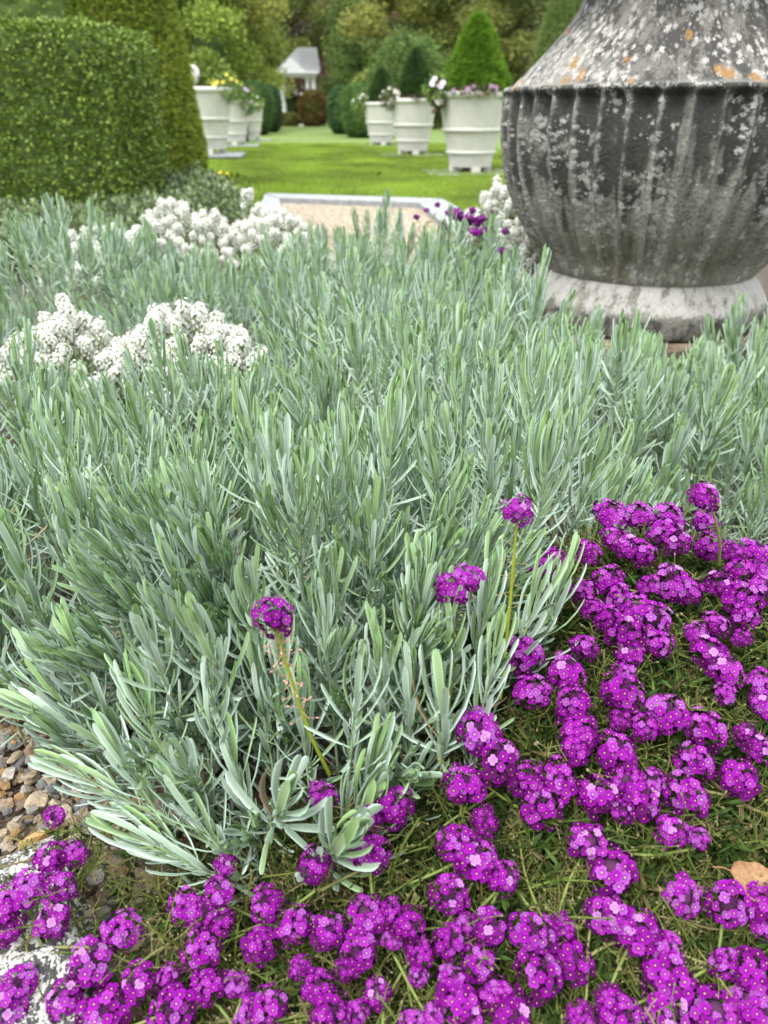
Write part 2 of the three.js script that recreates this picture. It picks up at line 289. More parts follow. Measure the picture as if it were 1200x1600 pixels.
// ---------------------------------------------------------------- lavender
// flower heads of the purple alyssum: [plant, x, y, z, radius]
const HEADS = [[0,-0.282,0.079,-0.353,0.0124],[0,-0.278,0.070,-0.340,0.0118],[0,-0.268,0.085,-0.362,0.0130],[0,-0.259,0.112,-0.405,0.0076],[0,-0.254,0.096,-0.379,0.0118],[0,-0.245,0.073,-0.344,0.0123],[0,-0.244,0.084,-0.361,0.0121],[0,-0.238,0.098,-0.382,0.0089],[1,-0.261,0.046,-0.295,0.0139],[1,-0.259,0.053,-0.311,0.0128],[1,-0.225,0.049,-0.303,0.0127],[1,-0.210,0.057,-0.322,0.0158],[1,-0.195,0.046,-0.296,0.0157],[1,-0.193,0.069,-0.339,0.0123],[1,-0.175,0.053,-0.311,0.0123],[2,-0.155,0.054,-0.315,0.0083],[2,-0.148,0.078,-0.352,0.0120],[2,-0.147,0.046,-0.295,0.0161],[2,-0.134,0.075,-0.348,0.0105],[2,-0.133,0.062,-0.329,0.0131],[2,-0.125,0.052,-0.309,0.0123],[2,-0.124,0.084,-0.360,0.0120],[2,-0.121,0.094,-0.375,0.0088],[2,-0.121,0.072,-0.344,0.0109],[2,-0.105,0.052,-0.310,0.0089],[3,-0.092,0.044,-0.291,0.0129],[3,-0.091,0.064,-0.332,0.0122],[3,-0.088,0.079,-0.353,0.0134],[3,-0.079,0.059,-0.291,0.0119],[3,-0.064,0.083,-0.334,0.0129],[3,-0.059,0.068,-0.313,0.0081],[3,-0.046,0.064,-0.302,0.0112],[3,-0.041,0.081,-0.331,0.0124],[3,-0.037,0.057,-0.287,0.0136],[3,-0.026,0.068,-0.312,0.0081],[3,-0.019,0.057,-0.287,0.0098],[3,-0.018,0.074,-0.322,0.0133],[3,-0.013,0.087,-0.340,0.0130],[4,-0.052,0.105,-0.366,0.0124],[4,-0.048,0.131,-0.407,0.0110],[4,-0.011,0.124,-0.394,0.0103],[4,-0.010,0.110,-0.373,0.0139],[4,0.008,0.128,-0.401,0.0153],[5,0.048,0.095,-0.350,0.0136],[5,0.054,0.114,-0.379,0.0135],[5,0.068,0.108,-0.370,0.0163],[5,0.077,0.122,-0.392,0.0103],[5,0.087,0.101,-0.360,0.0119],[6,0.068,0.070,-0.317,0.0114],[6,0.075,0.083,-0.334,0.0125],[6,0.078,0.062,-0.298,0.0106],[6,0.087,0.057,-0.286,0.0140],[6,0.106,0.080,-0.331,0.0152],[6,0.107,0.066,-0.308,0.0148],[6,0.128,0.082,-0.333,0.0092],[6,0.133,0.070,-0.317,0.0150],[6,0.134,0.057,-0.286,0.0092],[6,0.157,0.060,-0.293,0.0123],[7,0.063,0.136,-0.415,0.0151],[7,0.077,0.156,-0.452,0.0172],[7,0.090,0.144,-0.430,0.0168],[7,0.111,0.137,-0.417,0.0131],[7,0.121,0.184,-0.514,0.0162],[7,0.121,0.126,-0.398,0.0148],[7,0.126,0.171,-0.484,0.0146],[7,0.137,0.138,-0.418,0.0151],[7,0.155,0.150,-0.441,0.0139],[7,0.156,0.166,-0.472,0.0160],[7,0.159,0.156,-0.452,0.0146],[8,0.154,0.114,-0.380,0.0140],[8,0.161,0.087,-0.340,0.0144],[8,0.169,0.104,-0.364,0.0162],[8,0.181,0.081,-0.331,0.0157],[9,0.160,0.056,-0.285,0.0135],[9,0.194,0.058,-0.289,0.0153],[9,0.199,0.066,-0.308,0.0166],[9,0.201,0.075,-0.323,0.0114],[9,0.219,0.094,-0.349,0.0131],[9,0.227,0.057,-0.288,0.0162],[9,0.241,0.069,-0.315,0.0100],[9,0.248,0.060,-0.294,0.0097],[9,0.252,0.091,-0.345,0.0140],[9,0.255,0.057,-0.287,0.0131],[9,0.259,0.067,-0.309,0.0162],[9,0.275,0.092,-0.346,0.0126],[9,0.276,0.084,-0.335,0.0102],[10,0.165,0.131,-0.407,0.0149],[10,0.184,0.126,-0.398,0.0091],[10,0.186,0.148,-0.437,0.0164],[10,0.189,0.138,-0.418,0.0126],[10,0.195,0.160,-0.461,0.0095],[10,0.200,0.131,-0.407,0.0164],[10,0.211,0.137,-0.417,0.0091],[10,0.211,0.157,-0.455,0.0113],[10,0.219,0.118,-0.386,0.0112],[10,0.233,0.162,-0.465,0.0170],[10,0.235,0.132,-0.409,0.0160],[10,0.238,0.116,-0.382,0.0085],[10,0.247,0.144,-0.430,0.0148],[10,0.261,0.156,-0.453,0.0157],[10,0.279,0.138,-0.418,0.0156],[11,0.148,0.218,-0.601,0.0128],[11,0.156,0.177,-0.497,0.0153],[11,0.165,0.222,-0.613,0.0111],[11,0.176,0.187,-0.521,0.0121],[11,0.185,0.209,-0.576,0.0122],[11,0.189,0.202,-0.557,0.0117],[11,0.197,0.224,-0.619,0.0130],[11,0.200,0.169,-0.480,0.0161],[11,0.203,0.197,-0.545,0.0132],[11,0.207,0.178,-0.499,0.0099],[11,0.210,0.213,-0.587,0.0144],[11,0.213,0.191,-0.531,0.0165],[11,0.215,0.186,-0.517,0.0129],[11,0.216,0.206,-0.567,0.0130],[11,0.229,0.203,-0.558,0.0146],[11,0.241,0.189,-0.524,0.0130],[11,0.241,0.198,-0.547,0.0156],[11,0.247,0.210,-0.578,0.0122],[12,0.228,0.229,-0.637,0.0145],[12,0.233,0.239,-0.672,0.0170],[12,0.239,0.226,-0.627,0.0150],[12,0.250,0.224,-0.618,0.0137],[12,0.261,0.239,-0.670,0.0147],[12,0.269,0.211,-0.583,0.0162],[12,0.279,0.232,-0.646,0.0153],[12,0.284,0.300,-0.590,0.0136],[12,0.286,0.228,-0.633,0.0139],[12,0.290,0.238,-0.668,0.0163],[12,0.325,0.236,-0.661,0.0143],[13,0.278,0.193,-0.535,0.0111],[13,0.284,0.186,-0.517,0.0157],[13,0.287,0.170,-0.481,0.0092],[13,0.292,0.154,-0.449,0.0091],[13,0.293,0.178,-0.500,0.0143],[13,0.297,0.196,-0.542,0.0121],[13,0.302,0.149,-0.438,0.0118],[13,0.316,0.191,-0.529,0.0093],[13,0.319,0.166,-0.473,0.0134],[13,0.322,0.174,-0.490,0.0131],[13,0.326,0.199,-0.550,0.0145],[14,0.283,0.209,-0.577,0.0137],[14,0.314,0.211,-0.581,0.0138],[14,0.318,0.226,-0.627,0.0144],[14,0.328,0.205,-0.565,0.0165],[14,0.337,0.224,-0.619,0.0143],[14,0.338,0.218,-0.601,0.0134],[14,0.352,0.209,-0.576,0.0131],[14,0.357,0.223,-0.617,0.0149],[14,0.364,0.218,-0.601,0.0140],[15,-0.005,0.062,-0.299,0.0098],[15,0.005,0.087,-0.340,0.0105],[15,0.006,0.078,-0.328,0.0083],[15,0.018,0.083,-0.334,0.0125],[15,0.019,0.055,-0.283,0.0083],[15,0.024,0.066,-0.308,0.0072],[15,0.025,0.073,-0.321,0.0110],[15,0.034,0.057,-0.287,0.0076],[15,0.047,0.065,-0.305,0.0101],[15,0.047,0.076,-0.325,0.0115],[15,0.051,0.061,-0.295,0.0155],[15,0.058,0.056,-0.284,0.0098],[15,0.059,0.084,-0.335,0.0086],[16,0.103,0.330,-0.506,0.0118],[17,-0.078,0.285,-0.429,0.0145],[18,0.054,0.265,-0.495,0.0138],[18,0.066,0.270,-0.503,0.0129]];
const headNear = (x, z, d) => HEADS.some((q) => q[0] < 16 && Math.hypot(q[1] - x, q[3] - z) < d);
const clear = (x, y, z) => !headNear(x, z, 0.042) && !(x < -0.31 && -z < 0.52) && !(x > 0.13 && -z < 0.5);
seed(51);
const lavA = lavender('large silvery lavender sprawling at the front centre, over the purple alyssum', -0.09, -0.66, 0.27, 0.33, 92, 2, { keep: clear, lay: 0.45, drop: 0.6 });
const lavB = lavender('lavender at the left of the front, leaning over the tan gravel', -0.36, -0.73, 0.24, 0.30, 78, 10, { keep: clear, lay: 0.45, drop: 0.58 });
const lavC = lavender('lavender right of the front plant, beside the back of the purple alyssum', 0.13, -0.80, 0.21, 0.335, 64, 9, { keep: clear });
const lavD = lavender('lavender behind the front plants at the left edge of the picture', -0.62, -1.06, 0.24, 0.30, 56, 4, { keep: clear });
const lavE = lavender('lavender directly before the near white alyssum mound', -0.26, -1.04, 0.24, 0.29, 64, 6, { keep: clear });
const lavF = lavender('lavender in the middle of the bed, tall upright shoots', 0.06, -1.12, 0.23, 0.35, 62, 6, { keep: clear });
const lavG = lavender('lavender behind the tallest purple alyssum at the right', 0.40, -1.16, 0.23, 0.275, 62, 6, { keep: clear });
const lavH = lavender('lavender at the right edge, right of the tallest purple alyssum', 0.70, -1.20, 0.23, 0.255, 62, 6, { keep: clear });
lavender('lavender between the near white alyssum and the middle of the bed', -0.05, -1.45, 0.24, 0.335, 60);
lavender('lavender left of the stone urn, in front of its foot', 0.25, -1.50, 0.22, 0.31, 56);
lavender('lavender right before the front of the stone urn foot', 0.56, -1.44, 0.2, 0.2, 52);
lavender('lavender reaching up before the right side of the stone urn', 0.90, -1.52, 0.24, 0.265, 60);
lavender('lavender behind the near white alyssum mound, left half of the bed', -0.46, -1.78, 0.24, 0.30, 50, 0, { keep: (x, y, z) => !(x < -0.3 && z > -1.62) });
lavender('tall lavender before the box hedge at the left edge', -0.80, -1.98, 0.24, 0.385, 54);
lavender('lavender at the far left edge below the box hedge', -1.02, -1.6, 0.26, 0.30, 46);
lavender('lavender before the far white alyssum, left of the gravel panel', -0.62, -2.18, 0.20, 0.30, 42);
lavender('lavender in front of the gravel panel, left of centre', -0.16, -1.95, 0.25, 0.335, 60);
lavender('lavender in front of the gravel panel, centre', 0.14, -1.92, 0.25, 0.345, 60);
lavender('hindmost lavender, its tips against the gravel panel', -0.02, -2.28, 0.22, 0.345, 46);
lavender('lavender by the far purple alyssum, left of the urn', 0.27, -2.24, 0.16, 0.30, 30);
lavender('lavender just left of the urn foot in its shadow', 0.30, -1.86, 0.13, 0.25, 24);
lavender('low lavender at the right edge between the alyssum and taller plants', 0.63, -0.99, 0.16, 0.23, 34, 0, { keep: clear });
lavender('low lavender at the left edge just above the tan gravel', -0.49, -0.70, 0.10, 0.23, 26, 0, { keep: clear });
// single sprigs at the front, laid out and cascading: [base, apex, rosette]
seed(57);
{
  const sprigs = [
    [lavA, [0.022, 0.120, -0.454], [0.020, 0.205, -0.459]],
    [lavA, [0.000, 0.140, -0.463], [-0.005, 0.240, -0.463]],
    [lavC, [0.049, 0.160, -0.487], [0.051, 0.245, -0.490]],
    [lavC, [0.079, 0.140, -0.470], [0.093, 0.210, -0.493]],
    [lavA, [-0.065, 0.110, -0.456], [-0.069, 0.175, -0.471]],
    [lavA, [-0.117, 0.100, -0.438], [-0.136, 0.150, -0.463]],
    [lavA, [0.022, 0.090, -0.446], [0.048, 0.135, -0.460]],
    [lavC, [0.113, 0.170, -0.517], [0.136, 0.235, -0.536]],
    [lavA, [-0.021, 0.095, -0.422], [-0.005, 0.150, -0.432]],
    [lavA, [-0.189, 0.100, -0.425], [-0.216, 0.150, -0.439]],
    [lavB, [-0.269, 0.130, -0.488], [-0.298, 0.180, -0.505]],
    [lavC, [0.034, 0.180, -0.531], [0.027, 0.260, -0.523]],
    [lavA, [-0.100, 0.120, -0.475], [-0.108, 0.190, -0.493]],
    [lavA, [-0.031, 0.070, -0.405], [-0.020, 0.100, -0.406], 1],
    [lavA, [-0.139, 0.085, -0.406], [-0.164, 0.120, -0.420]],
    [lavA, [-0.147, 0.075, -0.387], [-0.20, 0.105, -0.396]], [lavA, [-0.175, 0.09, -0.417], [-0.254, 0.13, -0.434]], [lavB, [-0.226, 0.11, -0.467], [-0.297, 0.15, -0.486]],
    [lavA, [-0.091, 0.09, -0.414], [-0.08, 0.125, -0.400], 1], [lavA, [-0.048, 0.08, -0.389], [-0.035, 0.115, -0.375], 1], [lavA, [-0.029, 0.12, -0.436], [-0.02, 0.22, -0.442]],
    [lavA, [0.048, 0.12, -0.447], [0.047, 0.17, -0.454], 1], [lavC, [0.076, 0.16, -0.503], [0.093, 0.25, -0.539]], [lavC, [0.144, 0.17, -0.544], [0.163, 0.24, -0.565]],
    [lavA, [-0.179, 0.12, -0.44], [-0.198, 0.19, -0.461]], [lavA, [-0.145, 0.12, -0.454], [-0.138, 0.2, -0.473]], [lavA, [-0.09, 0.13, -0.47], [-0.085, 0.22, -0.485]], [lavC, [0.03, 0.17, -0.51], [0.03, 0.26, -0.53]],
    [lavA, [-0.24, 0.13, -0.49], [-0.265, 0.20, -0.51]], [lavA, [-0.045, 0.15, -0.49], [-0.05, 0.24, -0.505]],
  ];
  sprigs.forEach(([plant, b, a, ros], i) => {
    const kit = ros ? ROSETTE[i % 3] : HERO[i % HERO.length], p0 = V(...b), p1 = V(...a), dir = p1.clone().sub(p0).normalize(), o = plant.position;
    leafyShoot(kit, plant, p1.clone().addScaledVector(dir, -kit.plan.H).sub(o), aim(dir, R(0, 6.28)), ros ? 1.3 : 1);
  });
  // the skirt of shoots between the domes and the sprigs
  for (let k = 0; k < 95; k++) {
    const x = R(-0.29, 0.14), z = -0.41 - 0.21 * Math.pow(rnd(), 0.8), plant = x < -0.22 ? lavB : x > 0.02 ? lavC : lavA, o = plant.position;
    if (headNear(x, z, 0.03) || x < -0.20 && z > -0.5) continue;
    const h = 0.30 + (z + 0.62) * -0.95 + R(-0.05, 0.015), dir = V((x + 0.09) * 1.3 + gauss() * 0.2, 1, 0.35 + (z + 0.62) * 2.4 + gauss() * 0.15).normalize(), m = part('shoot', SHOOTS[k % SHOOTS.length], lavMat, plant);
    m.position.set(x - o.x, h, z - o.z).addScaledVector(dir, -0.095); m.quaternion.copy(aim(dir, R(0, 6.28))); m.scale.setScalar(R(1, 1.2));
  }
  lavender('lavender cut by the right edge, low leaf tips over the purple alyssum', 0.475, -0.46, 0.13, 0.15, 30, 6, { lay: 1.1, drop: 0.5 });
}

// ---------------------------------------------------------------- alyssum
// a floret: four rounded cupped petals and a small eye, lying in xz, about 1 across, facing +y
function floretGeo(tone, eye, petals = 4) {
  const pos = [], idx = [], col = [];
  for (let k = 0; k < petals; k++) {
    const a = k * 6.2832 / petals, ca = Math.cos(a), sa = Math.sin(a), o = pos.length / 3;
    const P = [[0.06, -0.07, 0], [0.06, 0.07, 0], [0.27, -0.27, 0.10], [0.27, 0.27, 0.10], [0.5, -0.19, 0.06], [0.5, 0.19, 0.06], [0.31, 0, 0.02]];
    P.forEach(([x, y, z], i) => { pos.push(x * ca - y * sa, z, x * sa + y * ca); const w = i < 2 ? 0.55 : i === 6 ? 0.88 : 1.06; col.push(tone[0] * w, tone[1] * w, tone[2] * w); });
    for (const [i, j, l] of [[0, 6, 2], [0, 1, 6], [1, 3, 6], [2, 6, 4], [3, 5, 6], [6, 5, 4]]) idx.push(o + i, o + l, o + j);
  }
  const o = pos.length / 3;
  for (let k = 0; k < 4; k++) { const a = k * 1.5708 + 0.78; pos.push(Math.cos(a) * 0.085, 0.02, Math.sin(a) * 0.085); col.push(...eye); }
  pos.push(0, 0.13, 0); col.push(...eye);
  for (let k = 0; k < 4; k++) idx.push(o + k, o + 4, o + (k + 1) % 4);
  return raw(pos, idx, col);
}
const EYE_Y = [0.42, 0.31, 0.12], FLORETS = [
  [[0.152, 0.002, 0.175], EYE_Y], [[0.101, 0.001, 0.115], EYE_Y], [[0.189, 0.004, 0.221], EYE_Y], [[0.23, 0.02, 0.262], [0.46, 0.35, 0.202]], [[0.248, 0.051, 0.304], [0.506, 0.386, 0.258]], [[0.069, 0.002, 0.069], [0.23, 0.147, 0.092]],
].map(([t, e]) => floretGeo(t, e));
const PALE = floretGeo([0.36, 0.15, 0.42], [0.5, 0.35, 0.16]);
const petalMat = leafMat({ roughness: 0.75, specularIntensity: 0.2 });
// where the florets of a head sit; radius 1
function headPlan(n, cap, tall = 1) {
  const list = [];
  for (let k = 0; k < n; k++) {
    const th = Math.acos(1 - (1 - Math.cos(cap)) * (k + 0.6) / n) + R(-0.07, 0.07), f = k * 2.39996 + R(-0.15, 0.15), d = V(Math.sin(th) * Math.cos(f), Math.cos(th) * tall, Math.sin(th) * Math.sin(f));
    const nrm = V(d.x, Math.cos(th) / tall + 0.12, d.z).normalize(), rad = R(0.72, 1.08) ;
    list.push({ p: d.multiplyScalar(rad), q: aim(nrm.add(V(R(-0.22, 0.22), R(-0.1, 0.2), R(-0.22, 0.22))), R(0, 6.28)), s: R(0.42, 0.55) * (k < 3 ? 0.75 : 1), low: th / cap });
  }
  return list;
}
function headCore(a, n = 26, tone = C(0.06, 0.02, 0.055), green = C(0.12, 0.15, 0.04)) {      // dark buds and green pedicels below the florets
  a.add(new THREE.IcosahedronGeometry(0.5, 1), MX().makeTranslation(0, 0.02, 0), tone);
  for (let k = 0; k < n; k++) { const f = k * 2.4, th = R(0.9, 2.2), d = V(Math.sin(th) * Math.cos(f), Math.cos(th), Math.sin(th) * Math.sin(f)); a.add(stick([V(0, -0.9, 0), d.clone().multiplyScalar(0.45).add(V(0, -0.3, 0)), d.clone().multiplyScalar(0.85)], () => 0.028, 3, green)); }
  return a;
}
seed(61);
const HEADKITS = [0, 1, 2, 3, 4, 5].map((i) => {
  const tall = [0.75, 0.95, 1.1, 0.85, 1.3, 0.7][i], plan = headPlan(44 + 4 * (i % 3), 1.65 + 0.15 * (i % 3), tall).filter((f) => rnd() > 0.12 && (i % 2 || f.low > 0.2)), core = headCore(new Acc());
  if (i % 2 === 0) for (let k = 0; k < 14; k++) { const a = k * 2.4, r = 0.07 * Math.sqrt(k), p = V(Math.cos(a) * r, tall * R(0.8, 0.96), Math.sin(a) * r); core.add(new THREE.OctahedronGeometry(0.075), place(p, aim(V(p.x, 0.8, p.z)), V(0.8, 1.3, 0.8)), C(0.10, 0.02, 0.10)); }   // unopened buds
  return { plan, core: core.done() };
});
const toneFor = (low, mood = 1) => (mood === 0 ? pick(low < 0.5 ? [0, 0, 1, 2, 3] : [1, 1, 5, 0]) : mood === 2 ? pick(low < 0.7 ? [2, 3, 3, 4, 4, 2] : [0, 2, 1]) : low < 0.6 ? pick([0, 0, 2, 2, 3, 3, 4, 3, 2]) : pick([0, 1, 1, 1, 5, 5]));  // lighter upper, darker lower florets: age, plus top light put into the colour
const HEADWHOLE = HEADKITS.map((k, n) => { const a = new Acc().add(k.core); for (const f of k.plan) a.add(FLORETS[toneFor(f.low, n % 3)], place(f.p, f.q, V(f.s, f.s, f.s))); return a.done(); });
function purpleHead(parent, p, r, dir, single) {
  const i = Math.floor(R(0, 6)), q = aim(dir, R(0, 6.28));
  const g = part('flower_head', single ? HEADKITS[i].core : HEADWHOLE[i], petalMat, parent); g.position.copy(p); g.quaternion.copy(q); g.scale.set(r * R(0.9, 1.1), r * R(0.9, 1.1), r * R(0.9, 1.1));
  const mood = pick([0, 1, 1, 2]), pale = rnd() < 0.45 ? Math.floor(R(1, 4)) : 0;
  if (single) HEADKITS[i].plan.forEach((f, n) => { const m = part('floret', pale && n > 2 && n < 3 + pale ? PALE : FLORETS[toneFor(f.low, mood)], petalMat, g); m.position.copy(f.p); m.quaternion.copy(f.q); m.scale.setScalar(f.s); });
  return g;
}
// a raceme that has gone over: a stem with rows of thin pedicels ending in seed pods; length 1 along y
function raceme(tone, podTone, n = 26, bend = 0.2, podded = 0.7) {
  const a = new Acc(), at = (t) => V(bend * t * t, t, 0.1 * bend * Math.sin(t * 5));
  a.add(stick([0, 0.33, 0.66, 1].map(at), (t) => 0.017 - 0.008 * t, 4, tone));
  for (let k = 0; k < n; k++) {
    const t = 0.25 + 0.73 * k / n, f = k * 2.4 + R(-0.3, 0.3), l = R(0.1, 0.17), b = R(0.9, 1.5), d = V(Math.cos(f) * Math.sin(b), Math.cos(b), Math.sin(f) * Math.sin(b)), p = at(t), e = p.clone().addScaledVector(d, l);
    a.add(stick([p, p.clone().addScaledVector(d, l * 0.5).add(V(0, 0.01, 0)), e], () => 0.0042, 3, tone.clone().lerp(podTone, 0.5)));
    if (rnd() < podded) a.add(new THREE.OctahedronGeometry(0.018), place(e, aim(d), V(0.8, 1.25, 0.5)), podTone);
  }
  return a.done();
}
seed(67);
const RACEMES = [raceme(C(0.13, 0.18, 0.032), C(0.17, 0.17, 0.065)), raceme(C(0.11, 0.155, 0.032), C(0.15, 0.14, 0.055), 22, 0.45), raceme(C(0.16, 0.18, 0.045), C(0.20, 0.165, 0.085), 28, -0.3), raceme(C(0.22, 0.185, 0.09), C(0.25, 0.2, 0.115), 24, 0.3, 0.4)];
function bladeGeo() {                                                   // alyssum leaf, length 1
  const pos = [], idx = []; [[0, 0.02], [0.3, 0.07], [0.65, 0.085], [1, 0.005]].forEach(([t, w], i) => { for (const s of [-1, 0, 1]) pos.push(s * w, t, 0.12 * t * t - (s ? 0 : 0.03)); if (i < 3) for (const s of [0, 1]) { const o = i * 3 + s; idx.push(o, o + 1, o + 3, o + 1, o + 4, o + 3); } });
  return raw(pos, idx, new Array(pos.length).fill(1));
}
const BLADE = bladeGeo(), SPRIG = [0, 1, 2].map((v) => {                 // a leafy alyssum shoot, length 1
  const a = new Acc().add(stick([V(0, 0, 0), V(0.06, 0.5, 0.03 * v), V(0, 1, 0.1)], (t) => 0.022 - 0.01 * t, 3, C(1.15, 1.1, 0.9)));
  for (let k = 0; k < 9; k++) { const y = 0.12 + 0.1 * k, f = k * 2.4 + v, b = R(0.5, 1.2), d = V(Math.cos(f) * Math.sin(b), Math.cos(b), Math.sin(f) * Math.sin(b)), l = R(0.38, 0.6); a.add(BLADE, place(V(0.05, y, 0.05), aim(d, R(0, 6.28)), V(l * 1.1, l, l))); }
  return a.done();
}), greenMat = leafMat({ roughness: 0.6 });
const mat = (x, z) => { let s = 0, w = 0; for (const q of HEADS) { if (q[0] > 15) continue; const d = 1 / ((q[1] - x) ** 2 + (q[3] - z) ** 2 + 2e-4); s += d * q[2]; w += d; } return s / w; };
const PLANTS = [
  'purple alyssum spilling onto the gravel and the white lichened stone at the left', 'purple alyssum in the bottom left corner, over the lichened edging stone', 'purple alyssum under the sprawling lavender sprig, lower left',
  'purple alyssum at the bottom edge, left of centre', 'purple alyssum peeping out under the central lavender rosettes', 'purple alyssum right below the central lavender, beside the tangle of stems', 'purple alyssum with a dense block of heads at the bottom, right of centre',
  'purple alyssum along the right flank of the front lavender', 'purple alyssum with two joined heads above a bare green stem tangle', 'purple alyssum in the bottom right corner around the tan dead leaf', 'purple alyssum with a large knot of heads in the middle of the right side',
  'purple alyssum close behind the right lavender sprig, with dried flower stalks', 'purple alyssum furthest back, its highest head against the lavender', 'purple alyssum at the right edge, half way up the mat', 'purple alyssum at the right edge near the back of the mat',
  'purple alyssum at the bottom centre with small scattered heads',
];
const stemMats = [C(0.17, 0.225, 0.045), C(0.135, 0.19, 0.04), C(0.21, 0.215, 0.07)].map((color) => std({ color, roughness: 0.6 }));
seed(71);
const plants = PLANTS.map((label, g) => {
  const hs = HEADS.filter((q) => q[0] === g), cx = hs.reduce((s, q) => s + q[1], 0) / hs.length, cz = hs.reduce((s, q) => s + q[3], 0) / hs.length;
  const t = thing('purple_alyssum', label, 'alyssum', [cx, 0, cz], 0, 'purple alyssum plants of the front mat');
  hs.sort((a, b) => Math.hypot(a[1], a[2] - 0.6, a[3]) - Math.hypot(b[1], b[2] - 0.6, b[3]));
  hs.forEach((q, i) => { const p = V(q[1] - cx, q[2], q[3] - cz); purpleHead(t, p, q[4] * 1.05, V(gauss() * 0.3, 1, 0.38 + gauss() * 0.3), i < 6); });
  return { t, hs, cx, cz, leaf: [[], [], []], tint: [[], [], []], stalk: [[], [], [], []] };
});
// leaves and old stalks of the mat, each given to the plant whose head is nearest
for (let k = 0; k < 34000; k++) {
  const x = R(-0.36, 0.62), z = R(-1.06, -0.2); let best = 9, g = 0;
  for (const q of HEADS) { if (q[0] > 15) continue; const d = Math.hypot(q[1] - x, q[3] - z); if (d < best) { best = d; g = q[0]; } }
  if (best > 0.06) continue; if (g < 2 && rnd() < (x < -0.17 ? 0.85 : 0.25)) continue;
  const P = plants[g], top = mat(x, z) - 0.033, y = top - 0.05 * Math.pow(rnd(), 1.5);
  if (y < 0.004) continue;
  if (rnd() < 0.26) {
    const d = V(gauss(), R(0, 0.55), gauss() + 0.2).normalize(), l = R(0.045, 0.085), which = rnd() < 0.12 ? 3 : Math.floor(R(0, 3));
    P.stalk[which].push(place(V(x - P.cx, y, z - P.cz).addScaledVector(d, -l * 0.6), aim(d, R(0, 6.28)), V(l, l, l)));
  } else {
    const flat = smooth(0.03, 0.12, top), d = V(gauss(), R(0.1, 0.3 + 0.9 * flat), gauss() + 0.2).normalize(), l = R(0.022, 0.04) * (0.7 + 0.3 * flat), m = R(0.5, 1.15), kind = rnd(), v = Math.floor(R(0, 3));
    P.leaf[v].push(place(V(x - P.cx, y - 0.012, z - P.cz), aim(d, R(0, 6.28)), V(l, l, l)));
    P.tint[v].push(kind < 0.62 ? C(0.05 * m, 0.095 * m, 0.02 * m) : kind < 0.92 ? C(0.095 * m, 0.125 * m, 0.028 * m) : C(0.14 * m, 0.12 * m, 0.05 * m));
  }
}
for (const P of plants) {
  for (const q of P.hs) {                                               // the live stalk under each head
    const d = V(gauss() * 0.5, 1, gauss() * 0.5 + 0.1).normalize(), l = Math.max(0.03, Math.min(0.09, q[2]));
    P.stalk[Math.floor(R(0, 3))].push(place(V(q[1] - P.cx, q[2], q[3] - P.cz).addScaledVector(d, -l), aim(d, R(0, 6.28)), V(l, l, l)));
  }
  for (let k = 0; k < 4; k++) {                                         // bare green stems trailing over the mat
    const q = pick(P.hs), a = R(0, 6.28), l = R(0.05, 0.11), pts = [0, 0.33, 0.66, 1].map((s) => { const x = q[1] + Math.cos(a) * l * s + gauss() * 0.006, z = q[3] + Math.sin(a) * l * s + gauss() * 0.006; return V(x - P.cx, Math.max(0.012, Math.min(q[2] - 0.006, mat(x, z) - 0.020 - 0.012 * s)), z - P.cz); });
    part('stem', stick(pts, (s) => 0.0014 - 0.0004 * s, 5), stemMats[k % 3], P.t);
  }
  P.leaf.forEach((s, i) => s.length && copies('foliage', SPRIG[i], greenMat, s, P.t, P.tint[i]));
  P.stalk.forEach((s, i) => s.length && copies('seed_stalks', RACEMES[i], greenMat, s, P.t));
}
// three blooms that stand clear of the mat on their own stalks
function loner(label, q, pts, pink) {
  const base = pts[0], t = thing('purple_alyssum', label, 'alyssum', base, 0, null), rel = pts.map((p) => V(p[0] - base[0], p[1] - base[1], p[2] - base[2]));
  const curve = new THREE.CatmullRomCurve3(rel), a = new Acc().add(stick(rel, (s) => 0.0017 - 0.0007 * s, 6, C(0.22, 0.27, 0.025)));
  part('stalk', a.done(), greenMat, t);
  const b = new Acc(), tone = pink ? C(0.42, 0.24, 0.17) : C(0.24, 0.24, 0.09);
  for (let k = 0; k < (pink ? 44 : 26); k++) {
    const s = 0.34 + 0.62 * k / (pink ? 44 : 26), p = curve.getPoint(s), f = k * 2.4, d = V(Math.cos(f), R(-0.15, 0.35), Math.sin(f)).normalize(), l = R(0.008, 0.014), e = p.clone().addScaledVector(d, l);
    b.add(stick([p, p.clone().addScaledVector(d, l * 0.5), e], () => 0.00032, 3, tone));
    if (rnd() < 0.6) b.add(new THREE.OctahedronGeometry(0.0013), place(e, aim(d), V(0.8, 1.3, 0.6)), pink ? C(0.5, 0.27, 0.22) : tone);
  }
  part('pedicels', b.done(), greenMat, t).userData.kind = 'stuff';
  for (const h of q) purpleHead(t, V(h[1] - base[0], h[2] - base[1], h[3] - base[2]), h[4], V(0, 1, 0.35), true);
  return t;
}
const H16 = HEADS.find((q) => q[0] === 16), H17 = HEADS.find((q) => q[0] === 17), H18 = HEADS.filter((q) => q[0] === 18);
loner('single purple bloom on a curved yellow green stalk rising from the lavender', [H17], [0, 0.3, 0.6, 0.85, 1].map((t) => [-0.045 + (H17[1] + 0.045) * Math.pow(t, 0.75), 0.12 + (H17[2] - 0.124) * t, -0.44 + (H17[3] + 0.44) * t]), true);
loner('single purple bloom standing upright between lavender and the right alyssum', [H16], [[H16[1] - 0.004, 0.16, H16[3] + 0.02], [H16[1], 0.25, H16[3] + 0.004], [H16[1], H16[2] - 0.003, H16[3]]], false);
